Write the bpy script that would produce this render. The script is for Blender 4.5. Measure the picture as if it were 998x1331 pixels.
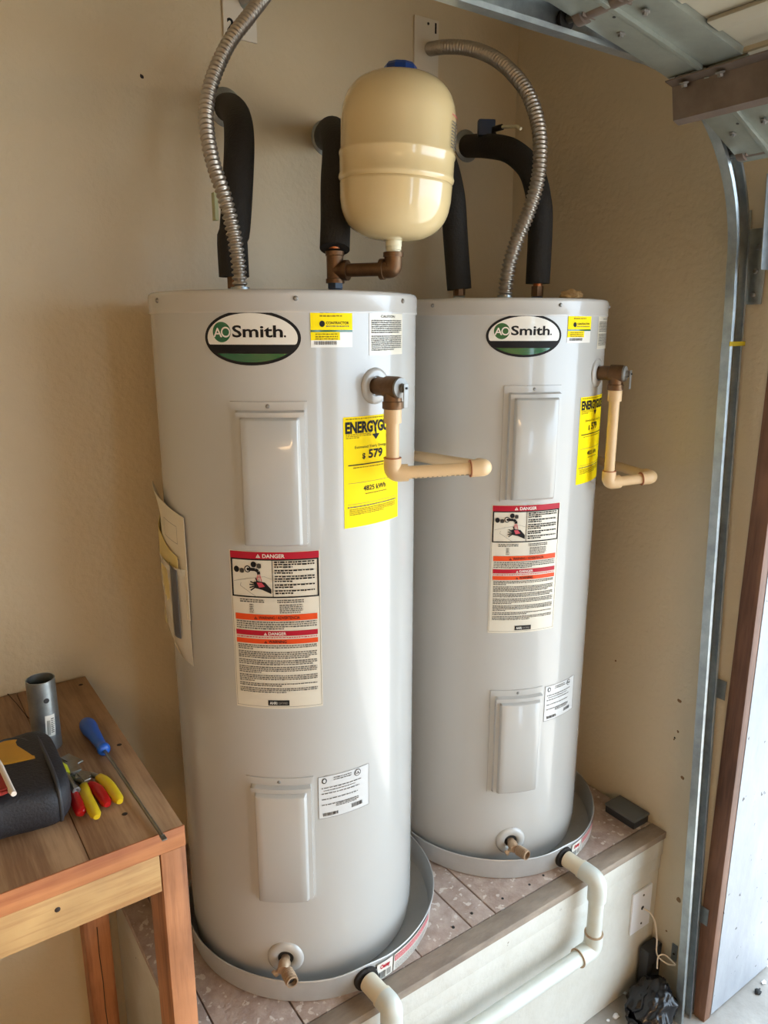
import bpy, bmesh, math, random
from mathutils import Vector, Matrix, noise
random.seed(4)
PI = math.pi
R_ = math.radians
C = bpy.context.scene.collection
SC = bpy.context.scene
for o in list(bpy.data.objects):
    bpy.data.objects.remove(o)

# ------------------------------------------------------------------ camera, sky, sun, exposure
EYE = 1.85
PITCH, YAW, FPX = R_(13.9), R_(34.5), 969.0
cam = bpy.data.cameras.new('camera')
cam.sensor_fit = 'HORIZONTAL'
cam.sensor_width = 36
cam.lens = 36 * FPX / 998
cam.clip_start = 0.02
co = bpy.data.objects.new('camera', cam)
C.objects.link(co)
co.location = (0, 0, EYE)
co.rotation_euler = (PI / 2 - PITCH, 0, -(YAW))
SC.camera = co
SC.view_settings.view_transform = 'Standard'
SC.view_settings.look = 'None'
SC.view_settings.gamma = 1
SC.view_settings.use_curve_mapping = False
SC.view_settings.exposure = 1.4
w = bpy.data.worlds.new('sky')
SC.world = w
w.use_nodes = True
bg = w.node_tree.nodes['Background']
bg.inputs[0].default_value = (0.66, 0.83, 1.0, 1)
bg.inputs[1].default_value = 2.6
sun = bpy.data.lights.new('sun', 'SUN')
sun.energy = 6.5
sun.angle = R_(1.0)
sun.color = (1.0, 0.96, 0.9)
so = bpy.data.objects.new('sun', sun)
C.objects.link(so)
so.rotation_euler = Vector((-0.02, -.42, 1.2)).to_track_quat('Z', 'Y').to_euler()
so.location = (4, -6, 6)

# the camera's own geometry, used to read where things stand on known planes
def ray(px, py):
    x, y = px - 499, 665.5 - py
    f = FPX * math.cos(PITCH) + y * math.sin(PITCH)
    u = y * math.cos(PITCH) - FPX * math.sin(PITCH)
    return Vector((x * math.cos(YAW) + f * math.sin(YAW), -x * math.sin(YAW) + f * math.cos(YAW), u))

def on(px, py, ax, v):          # point on an axis plane (world value v)
    r = ray(px, py)
    o = (0, 0, EYE)
    p = r * ((v - o[ax]) / r[ax])
    return Vector((p.x, p.y, p.z + EYE))

def far(px, py, d):             # point at horizontal distance d
    r = ray(px, py)
    p = r * (d / math.hypot(r.x, r.y))
    return Vector((p.x, p.y, p.z + EYE))

# ------------------------------------------------------------------ materials
def lin(c):
    def f(v):
        v /= 255
        return v / 12.92 if v <= .04045 else ((v + .055) / 1.055) ** 2.4
    return (f(c[0]), f(c[1]), f(c[2]), 1)

_mats = {}
def mat(name, rgb, rough=.5, metal=0., coat=0., bump=0., bscale=60., var=0., vscale=6., stretch=(1, 1, 1), spec=.5,
        rgb2=None, spots=None, alpha=1.):
    if name in _mats:
        return _mats[name]
    m = bpy.data.materials.new(name)
    m.use_nodes = True
    nt = m.node_tree
    N, L = nt.nodes, nt.links
    b = N['Principled BSDF']
    col = lin(rgb)
    b.inputs['Base Color'].default_value = col
    b.inputs['Roughness'].default_value = rough
    b.inputs['Metallic'].default_value = metal
    b.inputs['Coat Weight'].default_value = coat
    b.inputs['Coat Roughness'].default_value = .06
    b.inputs['Specular IOR Level'].default_value = spec
    b.inputs['Alpha'].default_value = alpha
    if var or bump or rgb2 or spots:
        tc = N.new('ShaderNodeTexCoord')
        mp = N.new('ShaderNodeMapping')
        mp.inputs['Scale'].default_value = stretch
        L.new(tc.outputs['Object'], mp.inputs[0])
    if var or rgb2:
        n = N.new('ShaderNodeTexNoise')
        n.inputs['Scale'].default_value = vscale
        n.inputs['Detail'].default_value = 6
        n.inputs['Roughness'].default_value = .65
        L.new(mp.outputs[0], n.inputs['Vector'])
        r = N.new('ShaderNodeValToRGB')
        r.color_ramp.elements[0].position = .3
        r.color_ramp.elements[1].position = .7
        c2 = lin(rgb2) if rgb2 else tuple(x * (1 - var) for x in col[:3]) + (1,)
        r.color_ramp.elements[0].color = c2
        r.color_ramp.elements[1].color = col
        L.new(n.outputs['Fac'], r.inputs[0])
        out = r.outputs[0]
        if spots:
            n3 = N.new('ShaderNodeTexNoise')
            n3.inputs['Scale'].default_value = spots[1]
            n3.inputs['Detail'].default_value = 3
            L.new(tc.outputs['Object'], n3.inputs['Vector'])
            r3 = N.new('ShaderNodeValToRGB')
            r3.color_ramp.elements[0].position = spots[2]
            r3.color_ramp.elements[0].color = (0, 0, 0, 1)
            r3.color_ramp.elements[1].position = spots[2] + .03
            r3.color_ramp.elements[1].color = (1, 1, 1, 1)
            L.new(n3.outputs['Fac'], r3.inputs[0])
            mx = N.new('ShaderNodeMix')
            mx.data_type = 'RGBA'
            L.new(r3.outputs[0], mx.inputs['Factor'])
            L.new(out, mx.inputs['A'])
            mx.inputs['B'].default_value = lin(spots[0])
            out = mx.outputs['Result']
        L.new(out, b.inputs['Base Color'])
    if bump:
        n2 = N.new('ShaderNodeTexNoise')
        n2.inputs['Scale'].default_value = bscale
        n2.inputs['Detail'].default_value = 4
        L.new(mp.outputs[0], n2.inputs['Vector'])
        bp = N.new('ShaderNodeBump')
        bp.inputs['Strength'].default_value = bump
        bp.inputs['Distance'].default_value = .004
        L.new(n2.outputs['Fac'], bp.inputs['Height'])
        L.new(bp.outputs[0], b.inputs['Normal'])
    _mats[name] = m
    return m

def wood(name, a, b_, scale=1., axis=1, rough=.6, rings=28., bump=.25):
    """grain: stretched bands along one axis with a slow warp"""
    if name in _mats:
        return _mats[name]
    m = bpy.data.materials.new(name)
    m.use_nodes = True
    nt = m.node_tree
    N, L = nt.nodes, nt.links
    p = N['Principled BSDF']
    p.inputs['Roughness'].default_value = rough
    tc = N.new('ShaderNodeTexCoord')
    mp = N.new('ShaderNodeMapping')
    s = [1, 1, 1]
    s[axis] = .07
    mp.inputs['Scale'].default_value = [v * scale for v in s]
    L.new(tc.outputs['Object'], mp.inputs[0])
    n = N.new('ShaderNodeTexNoise')
    n.inputs['Scale'].default_value = 9
    n.inputs['Detail'].default_value = 3
    L.new(mp.outputs[0], n.inputs['Vector'])
    wv = N.new('ShaderNodeMath')
    wv.operation = 'MULTIPLY'
    wv.inputs[1].default_value = rings
    L.new(n.outputs['Fac'], wv.inputs[0])
    sn = N.new('ShaderNodeMath')
    sn.operation = 'SINE'
    L.new(wv.outputs[0], sn.inputs[0])
    n2 = N.new('ShaderNodeTexNoise')
    n2.inputs['Scale'].default_value = 160
    n2.inputs['Detail'].default_value = 4
    L.new(mp.outputs[0], n2.inputs['Vector'])
    ad = N.new('ShaderNodeMath')
    ad.operation = 'MULTIPLY_ADD'
    ad.inputs[1].default_value = .22
    L.new(sn.outputs[0], ad.inputs[0])
    L.new(n2.outputs['Fac'], ad.inputs[2])
    r = N.new('ShaderNodeValToRGB')
    r.color_ramp.elements[0].position = .2
    r.color_ramp.elements[0].color = lin(b_)
    r.color_ramp.elements[1].position = .72
    r.color_ramp.elements[1].color = lin(a)
    L.new(ad.outputs[0], r.inputs[0])
    # slow smudges of dirt
    n4 = N.new('ShaderNodeTexNoise')
    n4.inputs['Scale'].default_value = 7
    n4.inputs['Detail'].default_value = 5
    L.new(tc.outputs['Object'], n4.inputs['Vector'])
    r4 = N.new('ShaderNodeValToRGB')
    r4.color_ramp.elements[0].position = .3
    r4.color_ramp.elements[0].color = (.62, .58, .55, 1)
    r4.color_ramp.elements[1].position = .62
    r4.color_ramp.elements[1].color = (1, 1, 1, 1)
    L.new(n4.outputs['Fac'], r4.inputs[0])
    mx = N.new('ShaderNodeMix')
    mx.data_type = 'RGBA'
    mx.blend_type = 'MULTIPLY'
    mx.inputs['Factor'].default_value = .8
    L.new(r.outputs[0], mx.inputs['A'])
    L.new(r4.outputs[0], mx.inputs['B'])
    L.new(mx.outputs['Result'], p.inputs['Base Color'])
    bp = N.new('ShaderNodeBump')
    bp.inputs['Strength'].default_value = bump
    bp.inputs['Distance'].default_value = .002
    L.new(ad.outputs[0], bp.inputs['Height'])
    L.new(bp.outputs[0], p.inputs['Normal'])
    _mats[name] = m
    return m

M_wall = mat('wall_paint', (208, 190, 157), .45, bump=.5, bscale=70, var=.1, vscale=1.6)
M_wallr = mat('side_wall_paint', (208, 194, 168), .5, bump=.5, bscale=70, var=.08, vscale=2,)
M_ceil = mat('ceiling_paint', (205, 190, 160), .8, bump=.4, bscale=60)
M_floor = mat('concrete_floor', (172, 166, 158), .8, bump=.5, bscale=40, rgb2=(138, 132, 124), vscale=5)
M_drive = mat('driveway_concrete', (184, 180, 174), .9, bump=.3, bscale=30, var=.15, vscale=2)
M_white = mat('heater_enamel', (184, 182, 177), .25, coat=.5, var=.03, vscale=4)
M_lid = mat('heater_lid_enamel', (190, 186, 180), .25, coat=.5)
M_plat = mat('platform_paint', (208, 206, 197), .55, bump=.5, bscale=45, rgb2=(194, 190, 178), vscale=5,
             spots=((120, 105, 85), 26, .72))
M_nose = mat('worn_edge_paint', (166, 150, 132), .75, bump=.6, bscale=60, rgb2=(120, 106, 94), vscale=14, stretch=(.4, 1, 1))
M_plank = mat('dusty_plank', (188, 170, 158), .85, bump=.7, bscale=90, rgb2=(150, 128, 116), vscale=22,
              spots=((204, 192, 182), 60, .62))
M_pan = mat('pan_aluminium', (190, 190, 188), .45, metal=.35, bump=.15, bscale=30, var=.15, vscale=9)
M_galv = mat('galvanised_steel', (178, 184, 184), .36, metal=.85, rgb2=(140, 146, 148), vscale=22, bump=.1, bscale=50)
M_galvd = mat('galvanised_door_stile', (148, 152, 142), .42, metal=.45, rgb2=(128, 132, 124), vscale=14)
M_doorback = mat('door_panel_back', (176, 168, 148), .55, metal=.1, var=.1, vscale=8)
M_strut = mat('strut_steel', (128, 114, 104), .55, metal=.45, rgb2=(104, 90, 80), vscale=12)
M_dark = mat('dark_gap', (38, 36, 34), .8)
M_foam = mat('black_foam', (34, 31, 28), .78, bump=.5, bscale=180)
M_flex = mat('flexible_steel', (178, 170, 160), .33, metal=.85)
M_brass = mat('aged_brass', (126, 96, 68), .42, metal=.75, rgb2=(94, 68, 48), vscale=30, bump=.2, bscale=80)
M_brassl = mat('bright_brass', (196, 170, 140), .4, metal=.45, rgb2=(150, 118, 90), vscale=40)
M_copper = mat('copper', (170, 104, 66), .35, metal=.85)
M_chrome = mat('valve_chrome', (140, 138, 134), .45, metal=.6)
M_cpvc = mat('cpvc', (222, 188, 142), .4, var=.05, vscale=10)
M_cpvc_ring = mat('cpvc_primer', (168, 98, 60), .5)
M_pvc = mat('pvc', (208, 212, 206), .35, rgb2=(196, 196, 182), vscale=9)
M_pvcc = mat('pvc_cream', (218, 208, 184), .4)
M_tank = mat('tank_cream_enamel', (224, 200, 150), .2, coat=.7)
M_blue = mat('blue_plastic', (24, 62, 132), .35)
M_blued = mat('dull_blue_plastic', (38, 56, 84), .45)
M_nip = mat('white_sealant', (226, 220, 190), .5)
M_plate = mat('wall_plate_white', (214, 203, 184), .45)
M_plate2 = mat('cool_white_plate', (226, 228, 232), .4)
M_ink = mat('black_ink', (28, 26, 26), .4)
M_wood_top = wood('bench_top_wood', (178, 142, 106), (140, 104, 74), 1., 1)
M_wood_front = wood('bench_fascia_wood', (204, 134, 82), (172, 102, 60), 1., 0, rings=40)
M_wood_apron = wood('bench_apron_wood', (208, 166, 108), (174, 124, 74), 1., 0)
M_wood_leg = wood('bench_leg_wood', (194, 132, 88), (150, 96, 60), 1., 2)
M_wood_jamb = wood('jamb_wood', (128, 92, 70), (96, 64, 48), 1., 2)
M_wood_jambl = wood('jamb_wood_edge', (160, 116, 84), (128, 88, 62), 1., 2)
M_ext = mat('exterior_white_paint', (160, 163, 168), .6, bump=.3, bscale=30, rgb2=(142, 146, 152), vscale=9,
            stretch=(1, 1, .5), spots=((60, 56, 50), 45, .70))
M_bag = mat('black_fabric', (30, 29, 33), .62, bump=.35, bscale=220)
M_poly = mat('black_polythene', (20, 20, 24), .25, bump=.5, bscale=25)
M_rubber = mat('grey_plastic', (92, 96, 98), .5)
M_rubberd = mat('dark_grey_plastic', (46, 48, 52), .5)
M_yel = mat('yellow_grip', (224, 190, 36), .3, var=.12, vscale=30)
M_red = mat('red_grip', (176, 20, 24), .25)
M_tool = mat('tool_steel', (150, 148, 140), .32, metal=.85, var=.3, vscale=60)
M_yg = mat('yellow_green_plastic', (190, 190, 40), .35)
M_ochre = mat('ochre_patch', (196, 138, 34), .5, var=.15, vscale=20)
M_cloth_r = mat('red_cloth', (158, 52, 48), .8)
M_cloth_w = mat('white_piping', (226, 212, 196), .6)
M_paper = mat('manual_paper', (214, 204, 182), .6)
M_env = mat('yellow_envelope', (206, 186, 120), .5)
M_film = mat('plastic_film', (196, 188, 170), .15, coat=.8)

# ------------------------------------------------------------------ object helpers
def link(name, me, m=None, parent=None, smooth=False, mw=None):
    o = bpy.data.objects.new(name, me)
    C.objects.link(o)
    if m:
        for mm in (m if isinstance(m, (list, tuple)) else [m]):
            me.materials.append(mm)
    if smooth:
        for p in me.polygons:
            p.use_smooth = True
    if parent:
        o.parent = parent
    return o

def obj(name, bm, m, parent=None, smooth=None, angle=35):
    me = bpy.data.meshes.new(name)
    bmesh.ops.recalc_face_normals(bm, faces=bm.faces)
    bm.to_mesh(me)
    bm.free()
    o = link(name, me, m, parent)
    if smooth is not False:
        me.shade_smooth() if hasattr(me, 'shade_smooth') else None
        for p in me.polygons:
            p.use_smooth = True
        try:
            me.set_sharp_from_angle(angle=R_(angle))
        except Exception:
            pass
    return o

def tag(o, label, cat, group=None, kind=None):
    if label: o['label'] = label
    if cat: o['category'] = cat
    if group: o['group'] = group
    if kind: o['kind'] = kind
    return o

def thing(name, label, cat, loc=(0, 0, 0), rz=0, group=None):
    o = bpy.data.objects.new(name, None)
    o.empty_display_size = .05
    C.objects.link(o)
    o.location = loc
    o.rotation_euler = (0, 0, rz)
    return tag(o, label, cat, group)

def W(o, t):
    """parent o (modelled in world space) to thing t keeping its place"""
    o.parent = t
    o.matrix_parent_inverse = Matrix.Translation(Vector(t.location)).inverted()
    return o

def copy_tree(o, parent=None):
    c = o.copy()
    C.objects.link(c)
    if parent: c.parent = parent
    for ch in list(o.children):
        copy_tree(ch, c)
    return c

def box(bm, x0, x1, y0, y1, z0, z1, bev=0., M=None):
    v = []
    for z in (z0, z1):
        for x, y in ((x0, y0), (x1, y0), (x1, y1), (x0, y1)):
            v.append(bm.verts.new((x, y, z)))
    fs = [bm.faces.new([v[i] for i in q]) for q in ((0, 3, 2, 1), (4, 5, 6, 7), (0, 1, 5, 4), (1, 2, 6, 5), (2, 3, 7, 6), (3, 0, 4, 7))]
    if bev:
        es = set(e for f in fs for e in f.edges)
        r = bmesh.ops.bevel(bm, geom=list(es), offset=bev, segments=2, affect='EDGES', profile=.6)
        v = list(set([x for x in r['verts']] + [x for x in v if x.is_valid]))
    if M:
        vs = set()
        for x in v:
            if x.is_valid:
                vs.add(x)
        for x in vs:
            x.co = M @ x.co
    return bm

def BX(name, x0, x1, y0, y1, z0, z1, m, parent=None, bev=0.):
    bm = bmesh.new()
    box(bm, x0, x1, y0, y1, z0, z1, bev)
    return obj(name, bm, m, parent, smooth=bool(bev))

def basis(d, up=Vector((0, 0, 1))):
    d = d.normalized()
    if abs(d.dot(up)) > .98:
        up = Vector((1, 0, 0))
    a = up.cross(d).normalized()
    return a, d.cross(a).normalized(), d

def smooth_path(pts, n=8):
    """Catmull-Rom"""
    P = [Vector(p) for p in pts]
    P = [P[0] * 2 - P[1]] + P + [P[-1] * 2 - P[-2]]
    out = []
    for i in range(1, len(P) - 2):
        for k in range(n):
            t = k / n
            a, b, c, d = P[i - 1], P[i], P[i + 1], P[i + 2]
            out.append(.5 * ((2 * b) + (c - a) * t + (2 * a - 5 * b + 4 * c - d) * t * t + (3 * b - a - 3 * c + d) * t ** 3))
    out.append(P[-2])
    return out

def resample(path, step):
    L = [0]
    for a, b in zip(path, path[1:]):
        L.append(L[-1] + (b - a).length)
    n = max(2, int(L[-1] / step))
    out, j = [], 0
    for i in range(n + 1):
        s = L[-1] * i / n
        while j < len(L) - 2 and L[j + 1] < s:
            j += 1
        t = (s - L[j]) / max(1e-9, L[j + 1] - L[j])
        out.append(path[j].lerp(path[j + 1], t))
    return out

def tube(bm, path, rad, seg=16, cap=True, squash=None):
    path = [Vector(p) for p in path]
    n = len(path)
    if not callable(rad):
        rr = rad
        rad = (lambda i: rr[i]) if isinstance(rr, (list, tuple)) else (lambda i: rr)
    d0 = (path[1] - path[0]).normalized()
    a, b, _ = basis(d0)
    rings = []
    for i, p in enumerate(path):
        d = (path[min(i + 1, n - 1)] - path[max(i - 1, 0)]).normalized()
        a = (a - d * a.dot(d)).normalized()
        b = d.cross(a).normalized()
        r = rad(i)
        rings.append([bm.verts.new(p + (a * math.cos(2 * PI * k / seg) + b * math.sin(2 * PI * k / seg) * (squash or 1)) * r) for k in range(seg)])
    for i in range(n - 1):
        for k in range(seg):
            bm.faces.new((rings[i][k], rings[i][(k + 1) % seg], rings[i + 1][(k + 1) % seg], rings[i + 1][k]))
    if cap:
        bm.faces.new(rings[0][::-1])
        bm.faces.new(rings[-1])
    return bm

def lathe(bm, prof, seg=48, M=None, close=True):
    """prof: list of (r, z); revolve round z, optional matrix"""
    M = M or Matrix()
    rings = []
    for r, z in prof:
        if r < 1e-6:
            rings.append([bm.verts.new(M @ Vector((0, 0, z)))])
        else:
            rings.append([bm.verts.new(M @ Vector((r * math.cos(2 * PI * k / seg), r * math.sin(2 * PI * k / seg), z))) for k in range(seg)])
    for A, B in zip(rings, rings[1:]):
        for k in range(seg):
            k2 = (k + 1) % seg
            if len(A) == 1 and len(B) == 1: continue
            if len(A) == 1:
                bm.faces.new((A[0], B[k], B[k2]))
            elif len(B) == 1:
                bm.faces.new((A[k], A[k2], B[0]))
            else:
                bm.faces.new((A[k], A[k2], B[k2], B[k]))
    return bm

def frame(p, d, up=Vector((0, 0, 1))):
    """matrix at p with z along d"""
    a, b, c = basis(Vector(d), up)
    m = Matrix((a, b, c)).transposed().to_4x4()
    m.translation = Vector(p)
    return m

def LT(name, prof, m, parent=None, seg=32, M=None, angle=35):
    bm = bmesh.new()
    lathe(bm, prof, seg, M)
    return obj(name, bm, m, parent, angle=angle)

def TB(name, pts, r, m, parent=None, seg=16, n=0, angle=60, cap=True, squash=None):
    bm = bmesh.new()
    tube(bm, smooth_path(pts, n) if n else pts, r, seg, cap, squash)
    return obj(name, bm, m, parent, angle=angle)

def bend(pts, rad=.03, n=6):
    """polyline with rounded corners"""
    P = [Vector(p) for p in pts]
    out = [P[0]]
    for i in range(1, len(P) - 1):
        a, b, c = P[i - 1], P[i], P[i + 1]
        r = min(rad, (a - b).length * .48, (c - b).length * .48)
        s, e = b + (a - b).normalized() * r, b + (c - b).normalized() * r
        for k in range(n + 1):
            t = k / n
            out.append(s * (1 - t) ** 2 + b * 2 * t * (1 - t) + e * t * t)
    out.append(P[-1])
    return out

# ------------------------------------------------------------------ flat print on curved surfaces
class Print:
    """2D artwork in metres about (0,0); finalised through a mapping (u, v, height) -> point"""
    def __init__(s):
        s.v, s.f, s.c, s.mats = [], [], [], []
    def m(s, mt):
        if mt not in s.mats: s.mats.append(mt)
        return s.mats.index(mt)
    def add(s, pts, faces, mt, h):
        o = len(s.v)
        s.v += [(x, y, h) for x, y in pts]
        for f in faces:
            s.f.append([i + o for i in f]); s.c.append(s.m(mt))
    def rect(s, x0, x1, y0, y1, mt, h=1, step=.012):
        n = max(1, int(math.ceil((x1 - x0) / step)))
        xs = [x0 + (x1 - x0) * i / n for i in range(n + 1)]
        s.add([(x, y) for x in xs for y in (y0, y1)], [(2 * i, 2 * i + 2, 2 * i + 3, 2 * i + 1) for i in range(n)], mt, h)
    def outline(s, x0, x1, y0, y1, t, mt, h=1):
        s.rect(x0, x1, y0, y0 + t, mt, h); s.rect(x0, x1, y1 - t, y1, mt, h)
        s.rect(x0, x0 + t, y0 + t, y1 - t, mt, h); s.rect(x1 - t, x1, y0 + t, y1 - t, mt, h)
    def poly(s, pts, mt, h=1):
        s.add(pts, [list(range(len(pts)))], mt, h)
    def line(s, pts, t, mt, h=1):
        for (x0, y0), (x1, y1) in zip(pts, pts[1:]):
            L = math.hypot(x1 - x0, y1 - y0) or 1
            nx, ny = -(y1 - y0) / L * t / 2, (x1 - x0) / L * t / 2
            n = max(1, int(L / .012))
            P = []
            for i in range(n + 1):
                k = i / n
                cx, cy = x0 + (x1 - x0) * k, y0 + (y1 - y0) * k
                P += [(cx + nx, cy + ny), (cx - nx, cy - ny)]
            s.add(P, [(2 * i, 2 * i + 1, 2 * i + 3, 2 * i + 2) for i in range(n)], mt, h)
    def ell(s, cx, cy, a, b, mt, h=1, y0=-9, y1=9, n=28):
        P, F = [], []
        for i in range(n + 1):
            t = -PI / 2 + PI * i / n
            x = a * math.sin(t)
            hy = b * math.cos(t)
            lo, hi = max(-hy, y0), min(hy, y1)
            if hi < lo: lo = hi = (min(max((lo + hi) / 2, y0), y1))
            P += [(cx + x, cy + lo), (cx + x, cy + hi)]
        for i in range(n):
            F.append((2 * i, 2 * i + 2, 2 * i + 3, 2 * i + 1))
        s.add(P, F, mt, h)
    def text(s, txt, x, y, size, mt, h=2, width=None, bold=0., align='L', sx=1.):
        c = bpy.data.curves.new('t', 'FONT')
        c.body = txt
        c.size = 1
        c.offset = bold
        c.resolution_u = 3
        o = bpy.data.objects.new('t', c)
        C.objects.link(o)
        dg = bpy.context.evaluated_depsgraph_get()
        me = bpy.data.meshes.new_from_object(o.evaluated_get(dg))
        V = [(v.co.x, v.co.y) for v in me.vertices]
        F = [tuple(p.vertices) for p in me.polygons]
        bpy.data.objects.remove(o); bpy.data.curves.remove(c); bpy.data.meshes.remove(me)
        if not V: return
        x0, x1 = min(p[0] for p in V), max(p[0] for p in V)
        k = size / .72
        kx = (width / (x1 - x0)) if width else k * sx
        off = {'L': x0, 'C': (x0 + x1) / 2, 'R': x1}[align]
        s.add([((p[0] - off) * kx + x, p[1] * k + y) for p in V], F, mt, h)
    def words(s, x0, x1, ytop, rows, lh, mt, h=2, fill=.5, rag=.8, seed=1, dens=1.):
        rn = random.Random(seed)
        for r in range(rows):
            y = ytop - lh * r
            end = x1 if r < rows - 1 else x0 + (x1 - x0) * rag
            x = x0
            while x < end:
                wd = rn.uniform(.0018, .0065) * dens
                s.rect(x, min(x + wd, end), y - lh * fill * rn.uniform(.8, 1.1), y, mt, h, step=1)
                x += wd + .0011 * dens
    def bars(s, x0, x1, y0, y1, mt, h=2, seed=3):
        rn = random.Random(seed)
        x = x0
        while x < x1:
            wd = rn.uniform(.0005, .0016)
            s.rect(x, min(x1, x + wd), y0, y1, mt, h, step=1)
            x += wd + rn.uniform(.0005, .0013)
    def build(s, name, fn, parent=None, lift=.00035, base=.0006):
        me = bpy.data.meshes.new(name)
        me.from_pydata([fn(x, y, base + lift * h) for x, y, h in s.v], [], s.f)
        me.update()
        o = link(name, me, s.mats, parent)
        me.polygons.foreach_set('material_index', s.c)
        me.polygons.foreach_set('use_smooth', [True] * len(s.f))
        return o

def on_cyl(R, th0, z0, tilt=0.):
    ct, st = math.cos(tilt), math.sin(tilt)
    def f(u, v, h):
        u, v = u * ct - v * st, u * st + v * ct
        t = th0 + u / R
        return ((R + h) * math.cos(t), (R + h) * math.sin(t), z0 + v)
    return f

GL = dict(rough=.28, coat=.5)
I_black = mat('print_black', (26, 24, 24), .6, spec=.2)
I_white = mat('print_white', (226, 222, 212), .3, coat=.5)
I_green = mat('print_green', (10, 92, 48), .25, coat=.6)
I_dgreen = mat('print_dark_green', (4, 84, 42), .22, coat=.7)
I_yellow = mat('print_yellow', (250, 222, 4), .6, spec=.15)
I_cream = mat('print_cream', (216, 208, 190), .3, coat=.5)
I_grey = mat('print_grey', (100, 96, 90), .6, spec=.2)
I_lgrey = mat('print_light_grey', (150, 146, 138), .4)
I_red = mat('print_red', (176, 22, 44), .5, spec=.2, coat=.15)
I_orange = mat('print_orange', (222, 76, 28), .5, spec=.2, coat=.15)
I_sil = mat('print_silver', (206, 206, 204), .3, coat=.3)
I_ochre = mat('print_ochre', (150, 126, 10), .6, spec=.2)
I_pred = mat('pan_sticker_red', (196, 70, 84), .4)

# ================================================================== THE SETTING
XR, YB = 1.66, 1.74
def struct(name, x0, x1, y0, y1, z0, z1, m, bev=0.):
    o = BX(name, x0, x1, y0, y1, z0, z1, m, None, bev)
    o['kind'] = 'structure'
    return o
HC = 2.72
struct('floor', -3.7, 1.98, -4.7, 1.9, -.1, 0, M_floor)
struct('driveway', 1.98, 14, -14, 8, -.14, -.02, M_drive)
struct('ceiling', -3.7, 1.98, -4.7, 1.9, HC, HC + .1, M_ceil)
struct('wall_back', -3.7, XR, YB, YB + .16, 0, HC, M_wall)
struct('wall_left', -3.86, -3.7, -4.7, 1.9, 0, HC, M_wall)
# right-hand wall: the pier beside the garage opening, the beam over it, the far pier
struct('wall_right', XR, 1.98, .905, 1.9, 0, HC, M_wallr)
struct('wall_right_header', XR, 1.98, -3.9, .905, 2.32, HC, M_wallr)
struct('wall_right_pier', XR, 1.98, -4.7, -3.9, 0, HC, M_wallr)
# rear wall; unseen narrow gap added for a daylight streak on the heaters
struct('wall_rear', -3.86, .28, -4.86, -4.7, 0, HC, M_wall)
struct('wall_rear_pier', .72, 1.98, -4.86, -4.7, 0, HC, M_wall)
struct('wall_rear_header', .28, .72, -4.86, -4.7, 2.1, HC, M_wall)
# timber jamb and white reveal of the opening
struct('trim_1', XR - .004, 1.684, .861, .9045, 0, 2.32, M_wood_jamb, .002)
struct('trim_2', 1.6845, 1.985, .860, .9045, .01, 2.32, M_ext)
# scuffs and filled nail holes on the paintwork
def blot(cx, cy, ax, plane, r, m, name, seed):
    rn = random.Random(seed)
    bm = bmesh.new()
    p = on(cx, cy, ax, plane)
    n = 9
    vs, vt = [], []
    for k in range(n):
        a = 2 * PI * k / n
        q = r * rn.uniform(.6, 1.15)
        if ax == 0:
            b_ = Vector((0, q * math.cos(a), q * math.sin(a)))
            nn = Vector((-.0009, 0, 0))
        else:
            b_ = Vector((q * math.cos(a), 0, q * math.sin(a)))
            nn = Vector((0, -.0009, 0))
        vs.append(bm.verts.new(p + b_)); vt.append(bm.verts.new(p + b_ * .9 + nn))
    bm.faces.new(vt)
    for k in range(n):
        bm.faces.new((vs[k], vs[(k + 1) % n], vt[(k + 1) % n], vt[k]))
    o = obj(name, bm, m, None, smooth=False)
    return o
M_scuff = mat('scuff_brown', (132, 102, 70), .8)
M_scuffd = mat('hole_dark', (52, 40, 32), .8)
blots = []
for i, (x, y, r, m) in enumerate(((887, 1011, .006, M_scuff), (881, 951, .004, M_scuff), (883, 911, .006, M_scuff), (876, 961, .003, M_scuff),
                                  (882, 1169, .009, M_scuff), (800, 859, .003, M_scuff), (877, 959, .003, M_scuffd), (866, 1210, .004, M_scuff))):
    blots.append((blot(x, y, 0, XR, r, m, 'scuff', i), bpy.data.objects['wall_right']))
for i, (x, y, r, m) in enumerate(((184, 99, .005, M_scuffd),)):
    blots.append((blot(x, y, 1, YB, r, m, 'nail_hole', 30 + i), bpy.data.objects['wall_back']))
for b_, p_ in blots:
    b_.parent = p_

# ================================================================== PLATFORM
PZ = .495
pf = thing('heater_platform', 'low cream painted platform with dusty plank top carrying both water heaters', 'platform', (1.0, 1.39, 0))
W(BX('front_panel', .35, XR - .002, 1.045, 1.06, .002, PZ - .02, M_plat), pf)
W(BX('end_panel', .35, .365, 1.06, YB - .002, .002, PZ - .02, M_plat), pf)
W(BX('moulding', .342, XR - .002, 1.037, 1.0455, PZ - .075, PZ - .02, M_plat, None, .003), pf)
W(BX('moulding', .342, .3505, 1.046, YB - .002, PZ - .075, PZ - .02, M_plat, None, .003), pf)
W(BX('moulding', .345, XR - .002, 1.041, 1.0455, PZ - .12, PZ - .0755, M_plat, None, .002), pf)
W(BX('nosing', .338, XR - .002, 1.032, 1.079, PZ - .0198, PZ + .001, M_nose, None, .003), pf)
xs = [.338, .40, .55, .70, .845, .992, 1.066, 1.655]
for i, (a, b) in enumerate(zip(xs, xs[1:])):
    W(BX('plank', a + .0017, b - .0017, 1.0815, YB - .002, PZ - .0198, PZ + random.uniform(-.0012, .0004), M_plank, None, .0012), pf)
W(BX('packing', .37, XR - .003, 1.0605, YB - .003, PZ - .035, PZ - .0205, M_dark), pf)
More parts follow.
